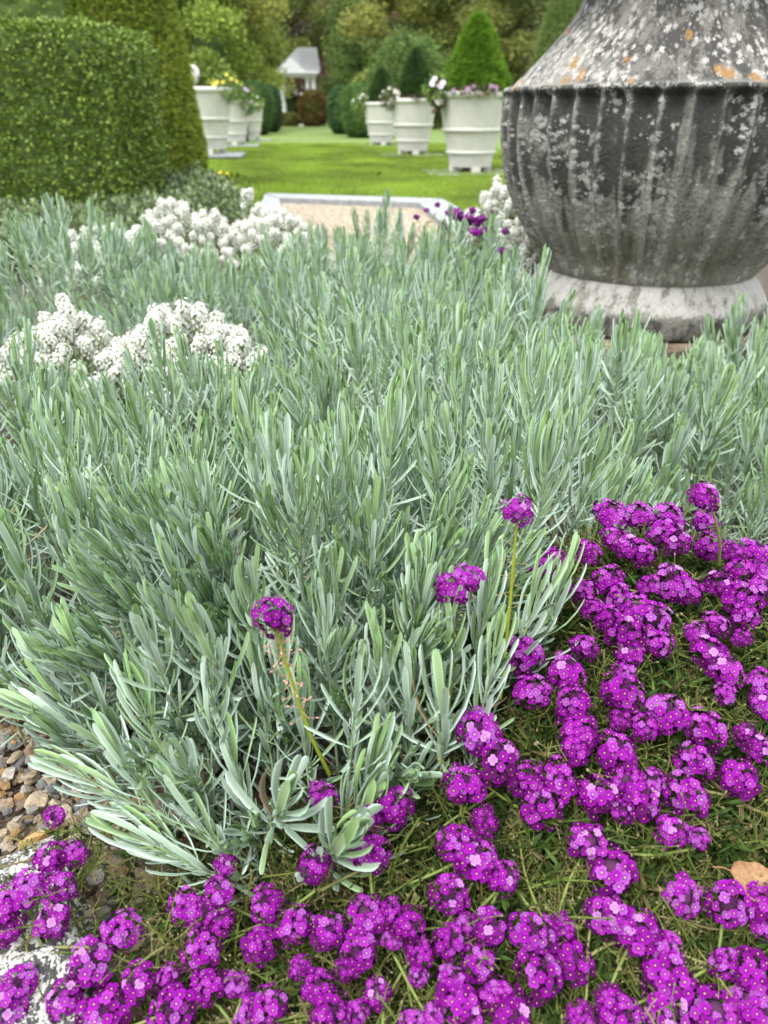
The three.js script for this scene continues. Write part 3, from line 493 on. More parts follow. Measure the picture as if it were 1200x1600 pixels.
loner('pair of touching purple heads peeping through the lavender, right of centre', H18, [[H18[0][1], 0.12, H18[0][3] + 0.01], [H18[0][1] + 0.004, 0.2, H18[0][3] + 0.004], [H18[0][1], H18[0][2] - 0.003, H18[0][3]]], false);

// white alyssum: taller heads on upright stalks
seed(81);
const WFLORET = [floretGeo([0.76, 0.77, 0.72], [0.26, 0.31, 0.09]), floretGeo([0.70, 0.72, 0.65], [0.25, 0.30, 0.09]), floretGeo([0.78, 0.79, 0.75], [0.24, 0.30, 0.09])];
const WHEADS = [0, 1, 2, 3, 4].map((i) => {
  const a = headCore(new Acc(), 14, C(0.20, 0.26, 0.11), C(0.2, 0.24, 0.09));
  for (const f of headPlan(60, 2.1, 1.2)) a.add(pick(WFLORET), place(f.p, f.q, V(f.s * 0.76, f.s * 0.5, f.s * 0.76)));
  for (let k = 0; k < 14 + i * 4; k++) {                                // older florets down the stalk
    const f = k * 2.4, y = -0.4 - 0.09 * k, d = V(Math.cos(f), 0.25, Math.sin(f)); a.add(pick(WFLORET), place(V(d.x * 0.72, y, d.z * 0.72), aim(d, R(0, 6)), V(0.38, 0.38, 0.38)));
  }
  a.add(stick([V(0, -5, 0), V(0.2, -2.5, 0), V(0, 0, 0)], () => 0.09, 4, C(0.2, 0.26, 0.09)));
  return a.done();
});
function whiteAlyssum(label, x, z, rx, rz, h, n, size = 0.0145) {
  const t = thing('white_alyssum', label, 'alyssum', [x, 0, z], 0, 'white alyssum mounds of the bed'), leaf = [], tint = [];
  n = Math.round(n * 2.1);
  for (let k = 0; k < n; k++) {
    const u = Math.sqrt((k + 0.5) / n), a = k * 2.39996 + R(-0.3, 0.3), px = rx * u * Math.cos(a), pz = rz * u * Math.sin(a), py = h * (1 - 0.45 * u * u) * R(0.86, 1.1), s = size * R(0.8, 1.2);
    const m = part('flower_head', WHEADS[k % 5], petalMat, t); m.position.set(px, py, pz); m.quaternion.copy(aim(V(px * 1.2 + gauss() * 0.12, 0.7, pz * 1.2 + gauss() * 0.12 + 0.08), R(0, 6.28))); m.scale.set(s, s * R(1, 1.25), s);
    for (let j = 0; j < 26; j++) { const d = V(gauss(), R(0.1, 1), gauss()).normalize(), l = R(0.014, 0.028), w = R(0.8, 1.3); leaf.push(place(V(px + gauss() * 0.03, py - R(0.03, 0.16), pz + gauss() * 0.03), aim(d, R(0, 6.28)), V(l, l, l))); tint.push(C(0.11 * w, 0.17 * w, 0.05 * w)); }
  }
  copies('foliage', BLADE, greenMat, leaf, t, tint); return t;
}
whiteAlyssum('near white alyssum mound, its left end by the picture edge', -0.60, -1.40, 0.14, 0.13, 0.268, 36);
whiteAlyssum('near white alyssum mound, right part among the lavender', -0.38, -1.40, 0.13, 0.15, 0.268, 42);
whiteAlyssum('drooping end of the near white alyssum mound, right and lowest', -0.25, -1.26, 0.055, 0.09, 0.255, 16);
whiteAlyssum('far white alyssum below the box hedge, left end', -0.90, -2.50, 0.2, 0.2, 0.27, 44);
whiteAlyssum('far white alyssum drift, widest part before the ground cover', -0.66, -2.60, 0.22, 0.26, 0.325, 70);
whiteAlyssum('far white alyssum drift, right end over the stone border', -0.37, -2.58, 0.19, 0.24, 0.31, 54);
whiteAlyssum('lone tall white alyssum spike at the corner of the stone border', -0.50, -2.98, 0.04, 0.05, 0.36, 5);
whiteAlyssum('white alyssum left of the stone urn, tall spikes at its shoulder', 0.42, -2.70, 0.16, 0.22, 0.385, 60);
whiteAlyssum('white alyssum tucked against the left side of the urn foot', 0.42, -2.32, 0.1, 0.12, 0.31, 26);
// far purple alyssum before the gravel panel
{
  const t = thing('purple_alyssum', 'far purple alyssum between the gravel panel and the white alyssum', 'alyssum', [0.2, 0, -2.45]);
  const leaf = [], tint = [];
  for (const [x, y, z, s] of [[-0.10, 0.32, 0, 0.011], [-0.07, 0.34, 0, 0.01], [-0.02, 0.30, 0.04, 0.013], [-0.04, 0.36, 0.05, 0.01], [0, 0.345, 0.1, 0.018], [0.015, 0.335, 0.1, 0.018], [0.03, 0.325, 0.1, 0.016], [0.05, 0.325, 0.12, 0.018], [0.075, 0.32, 0.12, 0.018], [0.085, 0.33, 0.14, 0.015], [0.065, 0.30, 0.16, 0.017], [0.09, 0.30, 0.17, 0.014], [0.06, 0.35, 0.1, 0.012], [0.125, 0.345, 0.1, 0.012], [0.15, 0.30, 0.17, 0.013], [0.11, 0.28, 0.2, 0.012], [0.13, 0.26, 0.25, 0.012]]) {
    purpleHead(t, V(x, y, z), s, V(gauss() * 0.3, 1, 0.4), false);
    for (let j = 0; j < 30; j++) { const d = V(gauss(), R(0.1, 1), gauss()).normalize(), l = R(0.014, 0.028); leaf.push(place(V(x + gauss() * 0.03, y - R(0.03, 0.2), z + gauss() * 0.03), aim(d, R(0, 6.28)), V(l, l, l))); tint.push(C(0.12, 0.17, 0.05)); }
  }
  copies('foliage', BLADE, greenMat, leaf, t, tint);
}
// ---------------------------------------------------------------- the stone urn
{
  const urn = thing('stone_urn', 'large weathered fluted stone urn with black crust and white lichen', 'urn', [URN.x, 0, URN.z]);
  const N = 336, flutes = 42;
  function turned(profile, seg, flute, lump) {                           // profile [[r, y] ...] already dense; flute(y) depth in metres
    const pos = [], uv = [], idx = [];
    profile.forEach(([r, y], i) => {
      for (let j = 0; j <= seg; j++) {
        const a = j / seg * 6.2832, jj = j % seg, b = jj / seg * 6.2832, ph = (b / 6.2832 * flutes) % 1, c = Math.abs(Math.sin(ph * Math.PI));   // concave flutes meeting in ridges
        const wob = lump * fbm(Math.cos(b) * 3, y * 7, Math.sin(b) * 3, 4), rr = r - flute(y) * Math.pow(c, 0.9) + wob;
        pos.push(Math.cos(b) * rr, y, Math.sin(b) * rr); uv.push(j / seg, y / 1.3);
        if (i < profile.length - 1 && j < seg) { const o = i * (seg + 1) + j; idx.push(o, o + seg + 1, o + 1, o + 1, o + seg + 1, o + seg + 2); }
      }
    });
    const g = new THREE.BufferGeometry(); g.setAttribute('position', new THREE.Float32BufferAttribute(pos, 3)); g.setAttribute('uv', new THREE.Float32BufferAttribute(uv, 2)); g.setIndex(idx); g.computeVertexNormals(); return g;
  }
  const dense = (pts, n) => { const c = new THREE.CatmullRomCurve3(pts.map(([r, y]) => V(r, y, 0)), false, 'centripetal'); return Array.from({ length: n + 1 }, (_, i) => { const p = c.getPoint(i / n); return [p.x, p.y]; }); };
  // colour of the stone, by angle and height: grey limestone, black crust, white and orange lichen, moss
  const spots = []; seed(91);
  for (let k = 0; k < 26; k++) spots.push([R(0, 6.2832), R(0.655, 0.80), R(0.006, 0.014), R(0.6, 1.6)]);
  const facing = Math.atan2(-URN.z, -URN.x);                              // angle that looks at the camera
  for (const [a, y, s] of [[-0.52, 0.672, 0.013], [-0.3, 0.70, 0.013], [-0.45, 0.735, 0.012], [0.05, 0.745, 0.014], [0.2, 0.677, 0.013], [0.27, 0.672, 0.009], [0.38, 0.664, 0.010], [0.55, 0.668, 0.012], [0.78, 0.666, 0.016], [-0.62, 0.664, 0.008], [-0.22, 0.66, 0.008]]) spots.push([facing - a, y, s, 1]);
  const W = 2048, H = 1024, PX = W / (6.2832 * 0.38), PY = H / 1.3, patch = new Float32Array(W * H), rough = [];
  for (let k = 0; k < 42000; k++) {                                       // white crustose lichen, one irregular fleck at a time
    const a = R(0, 6.2832), y = R(0.24, 1.04), cx = Math.cos(a), cz = Math.sin(a), den = fbm(cx * 2.2, y * 4, cz * 2.2 + 3, 3) + 0.5 * fbm(cx * 8, y * 18, cz * 8, 2) + (y > 0.66 ? 0.36 : y > 0.5 ? 0.02 : y > 0.36 ? 0.26 : 0.0);
    if (rnd() > 0.16 + den * 1.2) continue;
    const r = 0.0010 + 0.0075 * Math.pow(rnd(), 4), o = R(0, 99), i0 = a / 6.2832 * W, j0 = y / 1.3 * H, n = Math.ceil(r * 1.6 * PX) + 1, op = R(0.55, 1);
    for (let dj = -n; dj <= n; dj++) for (let di = -n; di <= n; di++) {
      const x = di / PX, z = dj / PY, d = Math.hypot(x, z) / r + 0.55 * noise3(x * 1.1 / r + o, z * 1.1 / r, o) + 0.25 * noise3(x * 3 / r, z * 3 / r, o), j = Math.round(j0) + dj; if (d > 1 || j < 0 || j >= H) continue;
      const q = j * W + ((Math.round(i0) + di) % W + W) % W; patch[q] = Math.max(patch[q], op * smooth(1, 0.7, d));
    }
  }
  let at = 0;
  const map = texture(W, H, (u, v) => {
    const a = u * 6.2832, y = v * 1.3, cx = Math.cos(a), cz = Math.sin(a), lic = patch[at++];
    const big = fbm(cx * 1.6, y * 2.2, cz * 1.6, 4), mid = fbm(cx * 7, y * 12, cz * 7, 5), fine = fbm(cx * 40, y * 88, cz * 40, 3), grit = noise3(cx * 150, y * 330, cz * 150), drip = fbm(cx * 13, y * 1.3, cz * 13, 3);
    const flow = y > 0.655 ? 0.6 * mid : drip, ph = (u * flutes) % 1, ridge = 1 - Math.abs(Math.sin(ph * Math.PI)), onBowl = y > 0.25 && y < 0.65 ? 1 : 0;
    let c = [0.225, 0.22, 0.195]; const k0 = 1 + 0.5 * mid + 0.55 * fine + 0.22 * grit; c = c.map((x) => x * k0);
    // black crust: thick round the upper belly and the shoulder, thinning downwards in runs; colour also darker along the flute grooves
    const bell = y < 0.655 ? smooth(0.36, 0.60, y + 0.13 * flow + 0.10 * mid + 0.05 * big) : smooth(0.92, 0.60, y + 0.06 * mid);
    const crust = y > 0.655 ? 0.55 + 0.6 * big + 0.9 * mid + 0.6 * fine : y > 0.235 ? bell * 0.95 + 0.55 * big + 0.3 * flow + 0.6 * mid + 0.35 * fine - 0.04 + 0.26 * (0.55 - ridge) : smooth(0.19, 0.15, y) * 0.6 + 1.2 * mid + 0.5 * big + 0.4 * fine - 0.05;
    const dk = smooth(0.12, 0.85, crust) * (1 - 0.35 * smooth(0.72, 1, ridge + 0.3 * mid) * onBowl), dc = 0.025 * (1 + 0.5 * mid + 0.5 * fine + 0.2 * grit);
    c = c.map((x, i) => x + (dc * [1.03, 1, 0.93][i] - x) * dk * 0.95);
    // moss and algae low on the belly
    const moss = smooth(0.0, 0.5, mid * 0.8 + drip * 0.7 + fine * 0.3 + 0.22) * smooth(0.46, 0.28, y + 0.05 * mid) * (y > 0.235 ? 0.6 : 0.1);
    c = c.map((x, i) => x + ([0.105, 0.10, 0.052][i] * (1 + 0.6 * fine) - x) * moss);
    if (y < 0.238 && y > 0.10) { const pale = smooth(-0.05, 0.3, big * 0.6 + 0.9 * mid + 0.3 * fine + 0.36 - smooth(0.19, 0.155, y) * 0.85); c = c.map((x, i) => x + ((0.35 + 0.14 * mid + 0.12 * fine) * [1, 0.98, 0.93][i] - x) * pale * 0.85); }
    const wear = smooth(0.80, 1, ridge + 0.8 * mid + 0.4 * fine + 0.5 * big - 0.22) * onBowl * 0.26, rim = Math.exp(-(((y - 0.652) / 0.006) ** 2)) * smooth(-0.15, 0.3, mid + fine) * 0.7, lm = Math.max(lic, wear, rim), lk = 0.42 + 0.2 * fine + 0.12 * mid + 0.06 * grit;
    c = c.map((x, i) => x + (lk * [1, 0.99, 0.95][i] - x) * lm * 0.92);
    for (const [sa, sy, s, w] of spots) { let da = Math.abs(a - ((sa % 6.2832) + 6.2832) % 6.2832); da = Math.min(da, 6.2832 - da) * 0.38; const d = Math.hypot(da * 0.8 / w, y - sy) / s + 1.3 * mid + 0.9 * fine; if (d < 0.75) { const m = smooth(0.75, 0.45, d) * 0.9; c = [c[0] + (0.27 - c[0]) * m, c[1] + (0.145 - c[1]) * m, c[2] + (0.04 - c[2]) * m]; } }
    c = c.map((x) => x * 0.9); rough.push(0.45 + 0.35 * fine + 0.25 * mid + 0.12 * grit + 0.2 * lm - 0.08 * dk);
    return c;
  });
  map.wrapT = THREE.ClampToEdgeWrapping;
  let ri = 0; const bump = texture(W, H, () => { const k = rough[ri++]; return [k, k, k]; }, false); bump.wrapT = THREE.ClampToEdgeWrapping;
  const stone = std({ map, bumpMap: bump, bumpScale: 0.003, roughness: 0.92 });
  const bowl = dense([[0.27, 0.236], [0.288, 0.262], [0.318, 0.305], [0.356, 0.37], [0.386, 0.44], [0.405, 0.51], [0.412, 0.565], [0.411, 0.61], [0.408, 0.634]], 44);
  bowl.push([0.409, 0.640], [0.412, 0.646], [0.412, 0.652], [0.407, 0.657], [0.39, 0.660]);
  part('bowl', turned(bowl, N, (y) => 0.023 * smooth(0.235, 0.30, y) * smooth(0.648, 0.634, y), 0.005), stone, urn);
  const neck = dense([[0.392, 0.659], [0.372, 0.678], [0.335, 0.712], [0.295, 0.752], [0.262, 0.79], [0.243, 0.825], [0.238, 0.86], [0.246, 0.90], [0.27, 0.935], [0.315, 0.965]], 36);
  part('neck', turned(neck, 160, () => 0, 0.005), stone, urn);
  const lip = dense([[0.315, 0.965], [0.35, 0.968], [0.365, 0.985], [0.365, 1.01], [0.35, 1.028], [0.30, 1.03], [0.27, 0.99], [0.10, 0.94], [0.001, 0.935]], 30);
  part('lip', turned(lip, 160, () => 0, 0.004), stone, urn);
  const foot = dense([[0.262, 0.245], [0.272, 0.232], [0.288, 0.215], [0.300, 0.196], [0.309, 0.184], [0.314, 0.17], [0.315, 0.15], [0.312, 0.128], [0.306, 0.115], [0.29, 0.112]], 26);
  part('foot', turned(foot, 200, () => 0, 0.006), stone, urn);
  const plinthTex = texture(512, 512, (u, v) => { const n = tile(u, v, 2, 5, 3), m = tile(u, v, 9, 4, 6), k = 0.8 + 0.8 * n + 0.5 * m; return [0.17 * k, 0.13 * k + 0.01 * m, 0.085 * k]; });
  const pg = new THREE.BoxGeometry(0.7, 0.15, 0.7, 24, 6, 24), P = pg.attributes.position, U = pg.attributes.uv;
  for (let k = 0; k < P.count; k++) { const x = P.getX(k), y = P.getY(k), z = P.getZ(k), w = 0.010 * fbm(x * 9, y * 14, z * 9, 4); P.setXYZ(k, x * (1 + w * 3), y + w * 0.5, z * (1 + w * 3)); U.setXY(k, x + z, y + z); }
  pg.computeVertexNormals();
  const pl = part('plinth', pg, std({ map: plinthTex, roughness: 0.95 }), urn); pl.position.y = 0.036; pl.rotation.y = 0.3;
}
// ---------------------------------------------------------------- gravel and edging stone, bottom left
const pebbles = []; seed(101);
for (let k = 0; k < 9; k++) {
  const g = new THREE.IcosahedronGeometry(1, 1), P = g.attributes.position, o = R(0, 50), fl = R(0.45, 0.75), ln = R(0.65, 1), v = V(0, 0, 0);
  for (let i = 0; i < P.count; i++) {
    v.fromBufferAttribute(P, i); let s = 1 + 0.32 * noise3(v.x * 0.9 + o, v.y * 0.9, v.z * 0.9);
    for (let q = 0; q < 3; q++) { const f = V(Math.cos(q * 2.1 + o), Math.sin(q * 1.7 + o), Math.cos(q * 3.3 + o * 2)).normalize(), d = v.dot(f); if (d > 0.62) s *= 0.62 / d; }   // chipped faces
    v.multiplyScalar(s); P.setXYZ(i, v.x, v.y * fl, v.z * ln);
  }
  g.computeVertexNormals(); pebbles.push(g);
}
const stoneBump = texture(256, 256, (u, v) => { const n = 0.5 + 0.5 * tile(u, v, 4, 5, 2); return [n, n, n]; }, false);
const stoneMap = texture(256, 256, (u, v) => { const n = 0.85 + 0.3 * tile(u, v, 3, 5, 9) + 0.25 * tile(u, v, 14, 2, 4); return [n, n, n]; }, false);
const PEB = [[0.493, 0.396, 0.273], [0.405, 0.29, 0.185], [0.317, 0.299, 0.273], [0.528, 0.484, 0.414], [0.414, 0.255, 0.114], [0.282, 0.207, 0.15], [0.51, 0.422, 0.308], [0.246, 0.251, 0.251]].map((c) => std({ color: C(...c), map: stoneMap, bumpMap: stoneBump, bumpScale: 0.002, roughness: 0.75 }));
{
  const g = setting('gravel_path', sheet([[-2.2, 0.6], [-0.1, 0.6], [-0.1, -0.36], [-0.3, -0.75], [-0.75, -1.0], [-2.2, -1.0]], -0.004, 1.6), std({ map: gravelTex, bumpMap: gravelBump, bumpScale: 0.01, roughness: 0.95, color: C(0.8, 0.75, 0.7) }), 'loose gravel of tan and grey pebbles at the lower left', 'gravel');
  const near = [], rest = [];
  for (let k = 0; k < 3000; k++) {
    const x = R(-0.62, -0.12), z = R(-0.78, -0.3); if (x > -0.17 && z < -0.36) continue;
    const s = R(0.0045, 0.0095) * (rnd() < 0.12 ? 1.35 : 1);
    const o = { p: V(x, s * R(0.1, 0.9) + R(0, 0.006), z), q: new THREE.Quaternion().setFromEuler(new THREE.Euler(R(-0.5, 0.5), R(0, 6.28), R(-0.5, 0.5))), s, m: Math.floor(R(0, 8)), g: Math.floor(R(0, 9)) };
    const d = Math.abs(x + 0.36) + Math.abs(z + 0.5) * 0.8; o.d = d; near.push(o);
  }
  near.sort((a, b) => a.d - b.d);
  near.slice(0, 300).forEach((o) => { const m = part('pebble', pebbles[o.g], PEB[o.m], g); m.position.copy(o.p); m.quaternion.copy(o.q); m.scale.setScalar(o.s); });
  PEB.forEach((mat, i) => copies('loose_pebbles', pebbles[i % 9], mat, near.slice(300).filter((o) => o.m === i).map((o) => place(o.p, o.q, V(o.s, o.s, o.s))), g));
  const big = part('pebble', pebbles[2], std({ color: C(0.47, 0.27, 0.10), map: stoneMap, roughness: 0.6 }), g); big.position.set(-0.318, 0.012, -0.462); big.scale.set(0.018, 0.014, 0.011); big.rotation.y = 0.4;
}
{ // the same stones, finer, on the framed panel
  const panel = scene.getObjectByName('gravel_panel'), by = PEB.map(() => []);
  for (let k = 0; k < 16000; k++) { const t = rnd(), z = -6.1 + 2.7 * t, x = R(-0.84 + 0.36 * t, 0.31 + 0.24 * t); if (z < -6.18 + 0.3 * (x + 0.86)) continue; const s = R(0.004, 0.010); by[pick([0, 1, 3, 3, 6, 6, 0, 2])].push(place(V(x, s * 0.4, z), new THREE.Quaternion().setFromEuler(new THREE.Euler(R(-0.5, 0.5), R(0, 6.28), 0)), V(s, s, s))); }
  PEB.forEach((m, i) => by[i].length && copies('panel_pebbles', pebbles[i % 9], m, by[i], panel));
}
{
  const t = thing('edging_stone', 'white and black lichened edging stone in the lower left corner', 'stone', [-0.285, 0, -0.30]);
  const g = new THREE.BoxGeometry(0.16, 0.05, 0.27, 30, 10, 40), P = g.attributes.position, U = g.attributes.uv;
  for (let k = 0; k < P.count; k++) {
    let x = P.getX(k), y = P.getY(k), z = P.getZ(k); const e = Math.max(Math.abs(x) / 0.08, Math.abs(z) / 0.135);
    const n = fbm(x * 16, y * 16, z * 16, 4), r = 1 - 0.07 * smooth(0.8, 1, e) * (y > 0 ? 1 : 0.2);
    P.setXYZ(k, x * r + n * 0.008, y * (1 - 0.25 * smooth(0.85, 1, e)) + n * 0.010, z * r + n * 0.008); U.setXY(k, x * 5 + y * 3, z * 5 + y * 3);
  }
  g.computeVertexNormals();
  const m = texture(512, 512, (u, v) => { const n = tile(u, v, 2.4, 5, 1), f = tile(u, v, 11, 4, 3), k = smooth(-0.04, 0.14, n + 0.6 * f), q = 0.44 + 0.25 * f; return [0.05 + k * q * 0.98, 0.05 + k * q * 0.97, 0.048 + k * q * 0.93]; });
  const s = part('block', g, std({ map: m, bumpMap: stoneBump, bumpScale: 0.004, roughness: 0.9 }), t); s.position.y = 0.022; s.rotation.y = 0.55;
}
// a dry tan leaf lying on the alyssum, bottom right
{
  const t = thing('dead_leaf', 'dry tan curled leaf lying on the alyssum at the right edge', 'leaf', [0.277, 0.097, -0.354]);
  t.scale.setScalar(0.58); const pos = [], idx = [], uv = [];
  for (let i = 0; i <= 12; i++) for (let j = 0; j <= 8; j++) {
    const u = i / 12, v = j / 8 * 2 - 1, w = 0.024 * Math.pow(Math.sin(Math.PI * Math.min(1, u * 0.92 + 0.06)), 0.7) * (1 + 0.07 * Math.sin(u * 22));
    pos.push((u - 0.5) * 0.075, 0.012 * v * v + 0.010 * (u - 0.5) ** 2 * 4 + 0.0022 * fbm(u * 4, v * 3, 1, 3) - 0.0015 * Math.exp(-v * v * 60), v * w); uv.push(u, v * 0.5 + 0.5);
    if (i < 12 && j < 8) { const o = i * 9 + j; idx.push(o, o + 1, o + 9, o + 1, o + 10, o + 9); }
  }
  const g = raw(pos, idx); g.setAttribute('uv', new THREE.Float32BufferAttribute(uv, 2));
  const m = texture(256, 256, (u, v) => { const s = Math.abs(v - 0.5), vein = Math.max(Math.exp(-s * s * 4000), 0.6 * Math.exp(-(((u * 7 + s * 6) % 1 - 0.5) ** 2) * 120)), n = 1 + 0.5 * tile(u, v, 2, 5, 4) + 0.2 * tile(u, v, 12, 3, 5); return [(0.27 - 0.08 * vein) * n, (0.155 - 0.06 * vein) * n, (0.07 - 0.03 * vein) * n]; });
  const b = part('blade', g, std({ map: m, side: THREE.DoubleSide, roughness: 0.7 }), t); b.rotation.set(0.35, -0.5, 0.1);
  const st = part('stalk', stick([V(-0.037, 0.010, 0), V(-0.047, 0.014, 0.002), V(-0.058, 0.012, 0.006)], () => 0.0009, 5), std({ color: C(0.25, 0.13, 0.05) }), t); st.rotation.set(0.35, -0.5, 0.1);
}
// ---------------------------------------------------------------- clipped hedges and shrubs
const OVAL = (() => { const pos = [], idx = []; [[0, 0.03], [0.35, 0.27], [0.72, 0.24], [1, 0.02]].forEach(([t, w], i) => { for (const s of [-1, 0, 1]) pos.push(s * w, t, s ? 0.08 : 0); if (i < 3) for (const s of [0, 1]) { const o = i * 3 + s; idx.push(o, o + 1, o + 3, o + 1, o + 4, o + 3); } }); return raw(pos, idx, new Array(pos.length).fill(1)); })();
const NEEDLE = (() => { const pos = [], idx = []; for (let k = 0; k < 5; k++) { const a = k * 1.2566, o = k * 4, dx = Math.cos(a), dz = Math.sin(a); pos.push(0, 0, 0, dx * 0.12 - dz * 0.07, 0.5, dz * 0.12 + dx * 0.07, dx * 0.12 + dz * 0.07, 0.5, dz * 0.12 - dx * 0.07, dx * 0.3, 1, dz * 0.3); idx.push(o, o + 1, o + 2, o + 1, o + 3, o + 2); } return raw(pos, idx, new Array(pos.length).fill(1)); })();
const waxy = leafMat({ roughness: 0.4, specularIntensity: 0.65 }), dull = leafMat({ roughness: 0.7, specularIntensity: 0.3, transmission: 0.1, thickness: 0 });
const shade = (c, k) => C(c[0] * k, c[1] * k, c[2] * k);
// leaves over a surface: point(u) gives [position, outward normal]
function leafShell(parent, geo, mtl, n, size, tones, point, deep = 0.05, stand = 0.9) {
  const list = [], tints = [];
  for (let k = 0; k < n; k++) {
    const [p, nn] = point(), d = Math.pow(rnd(), 2) * deep, dir = nn.clone().multiplyScalar(stand).add(onSphere().multiplyScalar(0.9)).normalize(), s = size * R(0.7, 1.25);
    list.push(place(p.clone().addScaledVector(nn, 0.012 - d), aim(dir, R(0, 6.28)), V(s, s, s))); tints.push(shade(pick(tones), R(0.75, 1.3)));
  }
  return copies('foliage', geo, mtl, list, parent, tints);
}
// a rounded block: half sizes a b c, roundness exponent e; y from 0 to 2b
function block(a, b, c, e, wob = 0.03) {
  const f = (d) => { const k = Math.pow(Math.abs(d.x / a) ** e + Math.abs(d.y / b) ** e + Math.abs(d.z / c) ** e, -1 / e); const w = 1 + wob * fbm(d.x * 2.2 * k + a, d.y * 2.2 * k, d.z * 2.2 * k, 3) + 0.05 / (a + b) * 1.2 * noise3(d.x * 13 * k, d.y * 13 * k, d.z * 13 * k); return d.clone().multiplyScalar(k * w).add(V(0, b, 0)); };
  const nrm = (p) => V(Math.sign(p.x) * Math.abs(p.x / a) ** (e - 1) / a, Math.sign(p.y - b) * Math.abs((p.y - b) / b) ** (e - 1) / b, Math.sign(p.z) * Math.abs(p.z / c) ** (e - 1) / c).normalize();
  const area = [b * c, a * c, a * b], sum = area[0] + area[1] + area[2];
  const point = () => {                                                  // even over the faces of the block
    const r = rnd() * sum, s = rnd() < 0.5 ? -1 : 1, u = R(-1, 1), v = R(-1, 1);
    const d = r < area[0] ? V(s * a, u * b, v * c) : r < area[0] + area[1] ? V(u * a, s * b, v * c) : V(u * a, v * b, s * c), p = f(d); return [p, nrm(p)];
  };
  const core = new THREE.IcosahedronGeometry(1, 12), P = core.attributes.position;
  for (let k = 0; k < P.count; k++) { const v = V(P.getX(k) * a, P.getY(k) * b, P.getZ(k) * c), p = f(v); p.sub(V(0, b, 0)).multiplyScalar(0.935).add(V(0, b, 0)); P.setXYZ(k, p.x, Math.max(0.005, p.y), p.z); }
  core.computeVertexNormals(); return { point, core };
}
// a cone with a rounded tip and bulging sides
function coneShape(r, h, pow = 0.75, wob = 0.05) {
  const rad = (t) => r * Math.pow(Math.max(0, 1 - t), pow) * (0.86 + 0.14 * smooth(0, 0.15, t));
  const point = () => { let t; do { t = rnd(); } while (rnd() > rad(t) / r + 0.05); const a = R(0, 6.2832), w = 1 + wob * 2 * fbm(Math.cos(a) * 2, t * 4 + r, Math.sin(a) * 2, 3), q = rad(t) * w, sl = (rad(Math.max(0, t - 0.02)) - rad(Math.min(1, t + 0.02))) / (0.04 * h); return [V(Math.cos(a) * q, t * h, Math.sin(a) * q), V(Math.cos(a), sl, Math.sin(a)).normalize()]; };
  const pts = []; for (let i = 0; i <= 24; i++) pts.push(new THREE.Vector2(Math.max(0.001, rad(i / 24) * 0.9), i / 24 * h * 0.97)); return { point, core: new THREE.LatheGeometry(pts, 32) };
}
const BOX = [[0.115, 0.19, 0.022], [0.15, 0.225, 0.026], [0.085, 0.155, 0.022], [0.20, 0.26, 0.04]], coreMat = std({ color: C(0.075, 0.115, 0.025), roughness: 1 });
function hedge(label, category, name, p, turn, shape, n, size, tones, geo = OVAL, mtl = waxy, group, deep) {
  const t = thing(name, label, category, p, turn, group); part('branches', shape.core, coreMat, t); leafShell(t, geo, mtl, n, size, tones, shape.point, deep); return t;
}
seed(111);
const boxH = hedge('dark green clipped box hedge block at the upper left', 'hedge', 'box_hedge', [-2.40, 0, -5.02], -0.16, block(0.98, 0.505, 0.42, 16, 0.014), 72000, 0.021, BOX, OVAL, waxy, null, 0.07);
{ // new shoots standing out along its top
  const list = [], tints = [];
  for (let k = 0; k < 420; k++) { const x = R(-0.96, 0.95), z = R(-0.38, 0.42); for (let j = 0; j < 5; j++) { list.push(place(V(x + gauss() * 0.008, 0.985 + R(0, 0.03), z + gauss() * 0.008), aim(V(gauss() * 0.5, 1, gauss() * 0.5), R(0, 6)), V(0.024, 0.024, 0.024))); tints.push(shade([0.15, 0.24, 0.03], R(0.8, 1.2))); } }
  copies('young_shoots', OVAL, waxy, list, boxH, tints);
}
hedge('taller dark clipped yew dome behind the box hedge', 'topiary', 'yew_dome', [-2.75, 0, -7.0], 0, block(1.05, 0.95, 0.9, 3.2, 0.03), 26000, 0.03, BOX);
hedge('yellow green clipped conifer column right behind the box hedge', 'topiary', 'conifer_column', [-1.95, 0, -6.55], 0, coneShape(0.53, 2.4, 0.42, 0.03), 30000, 0.045, [[0.20, 0.28, 0.035], [0.25, 0.32, 0.045], [0.14, 0.21, 0.03], [0.27, 0.30, 0.05]], NEEDLE, dull);
// low grey green ground cover at the hedge foot
function cover(label, pts, n, h, tones) {
  const t = tag(new THREE.Group(), label, 'ground cover', 'ground cover plants at the hedge foot', 'stuff'); t.name = numbered('ground_cover'); scene.add(t);
  const list = [], tints = [];
  for (let k = 0; k < n; k++) { const [cx, cz, r] = pick(pts), a = R(0, 6.28), u = Math.sqrt(rnd()), x = cx + Math.cos(a) * r * u, z = cz + Math.sin(a) * r * u, y = h * (1 - 0.6 * u * u) * Math.pow(rnd(), 0.4) * (1 + 0.4 * fbm(x * 6, 0, z * 6, 2)), s = R(0.018, 0.034); list.push(place(V(x, y, z), aim(V(gauss(), R(0.3, 1.4), gauss()), R(0, 6.28)), V(s, s, s))); tints.push(shade(pick(tones), R(0.7, 1.3))); }
  copies('foliage', OVAL, dull, list, t, tints);
}
const GREY = [[0.16, 0.21, 0.11], [0.12, 0.175, 0.07], [0.23, 0.28, 0.17], [0.10, 0.15, 0.05]];
cover('grey green ground cover before the left end of the box hedge', [[-2.0, -4.0, 0.4], [-1.6, -3.9, 0.4], [-2.4, -4.0, 0.4], [-1.3, -4.0, 0.35], [-1.5, -3.4, 0.4], [-1.9, -3.3, 0.4]], 14000, 0.22, GREY);
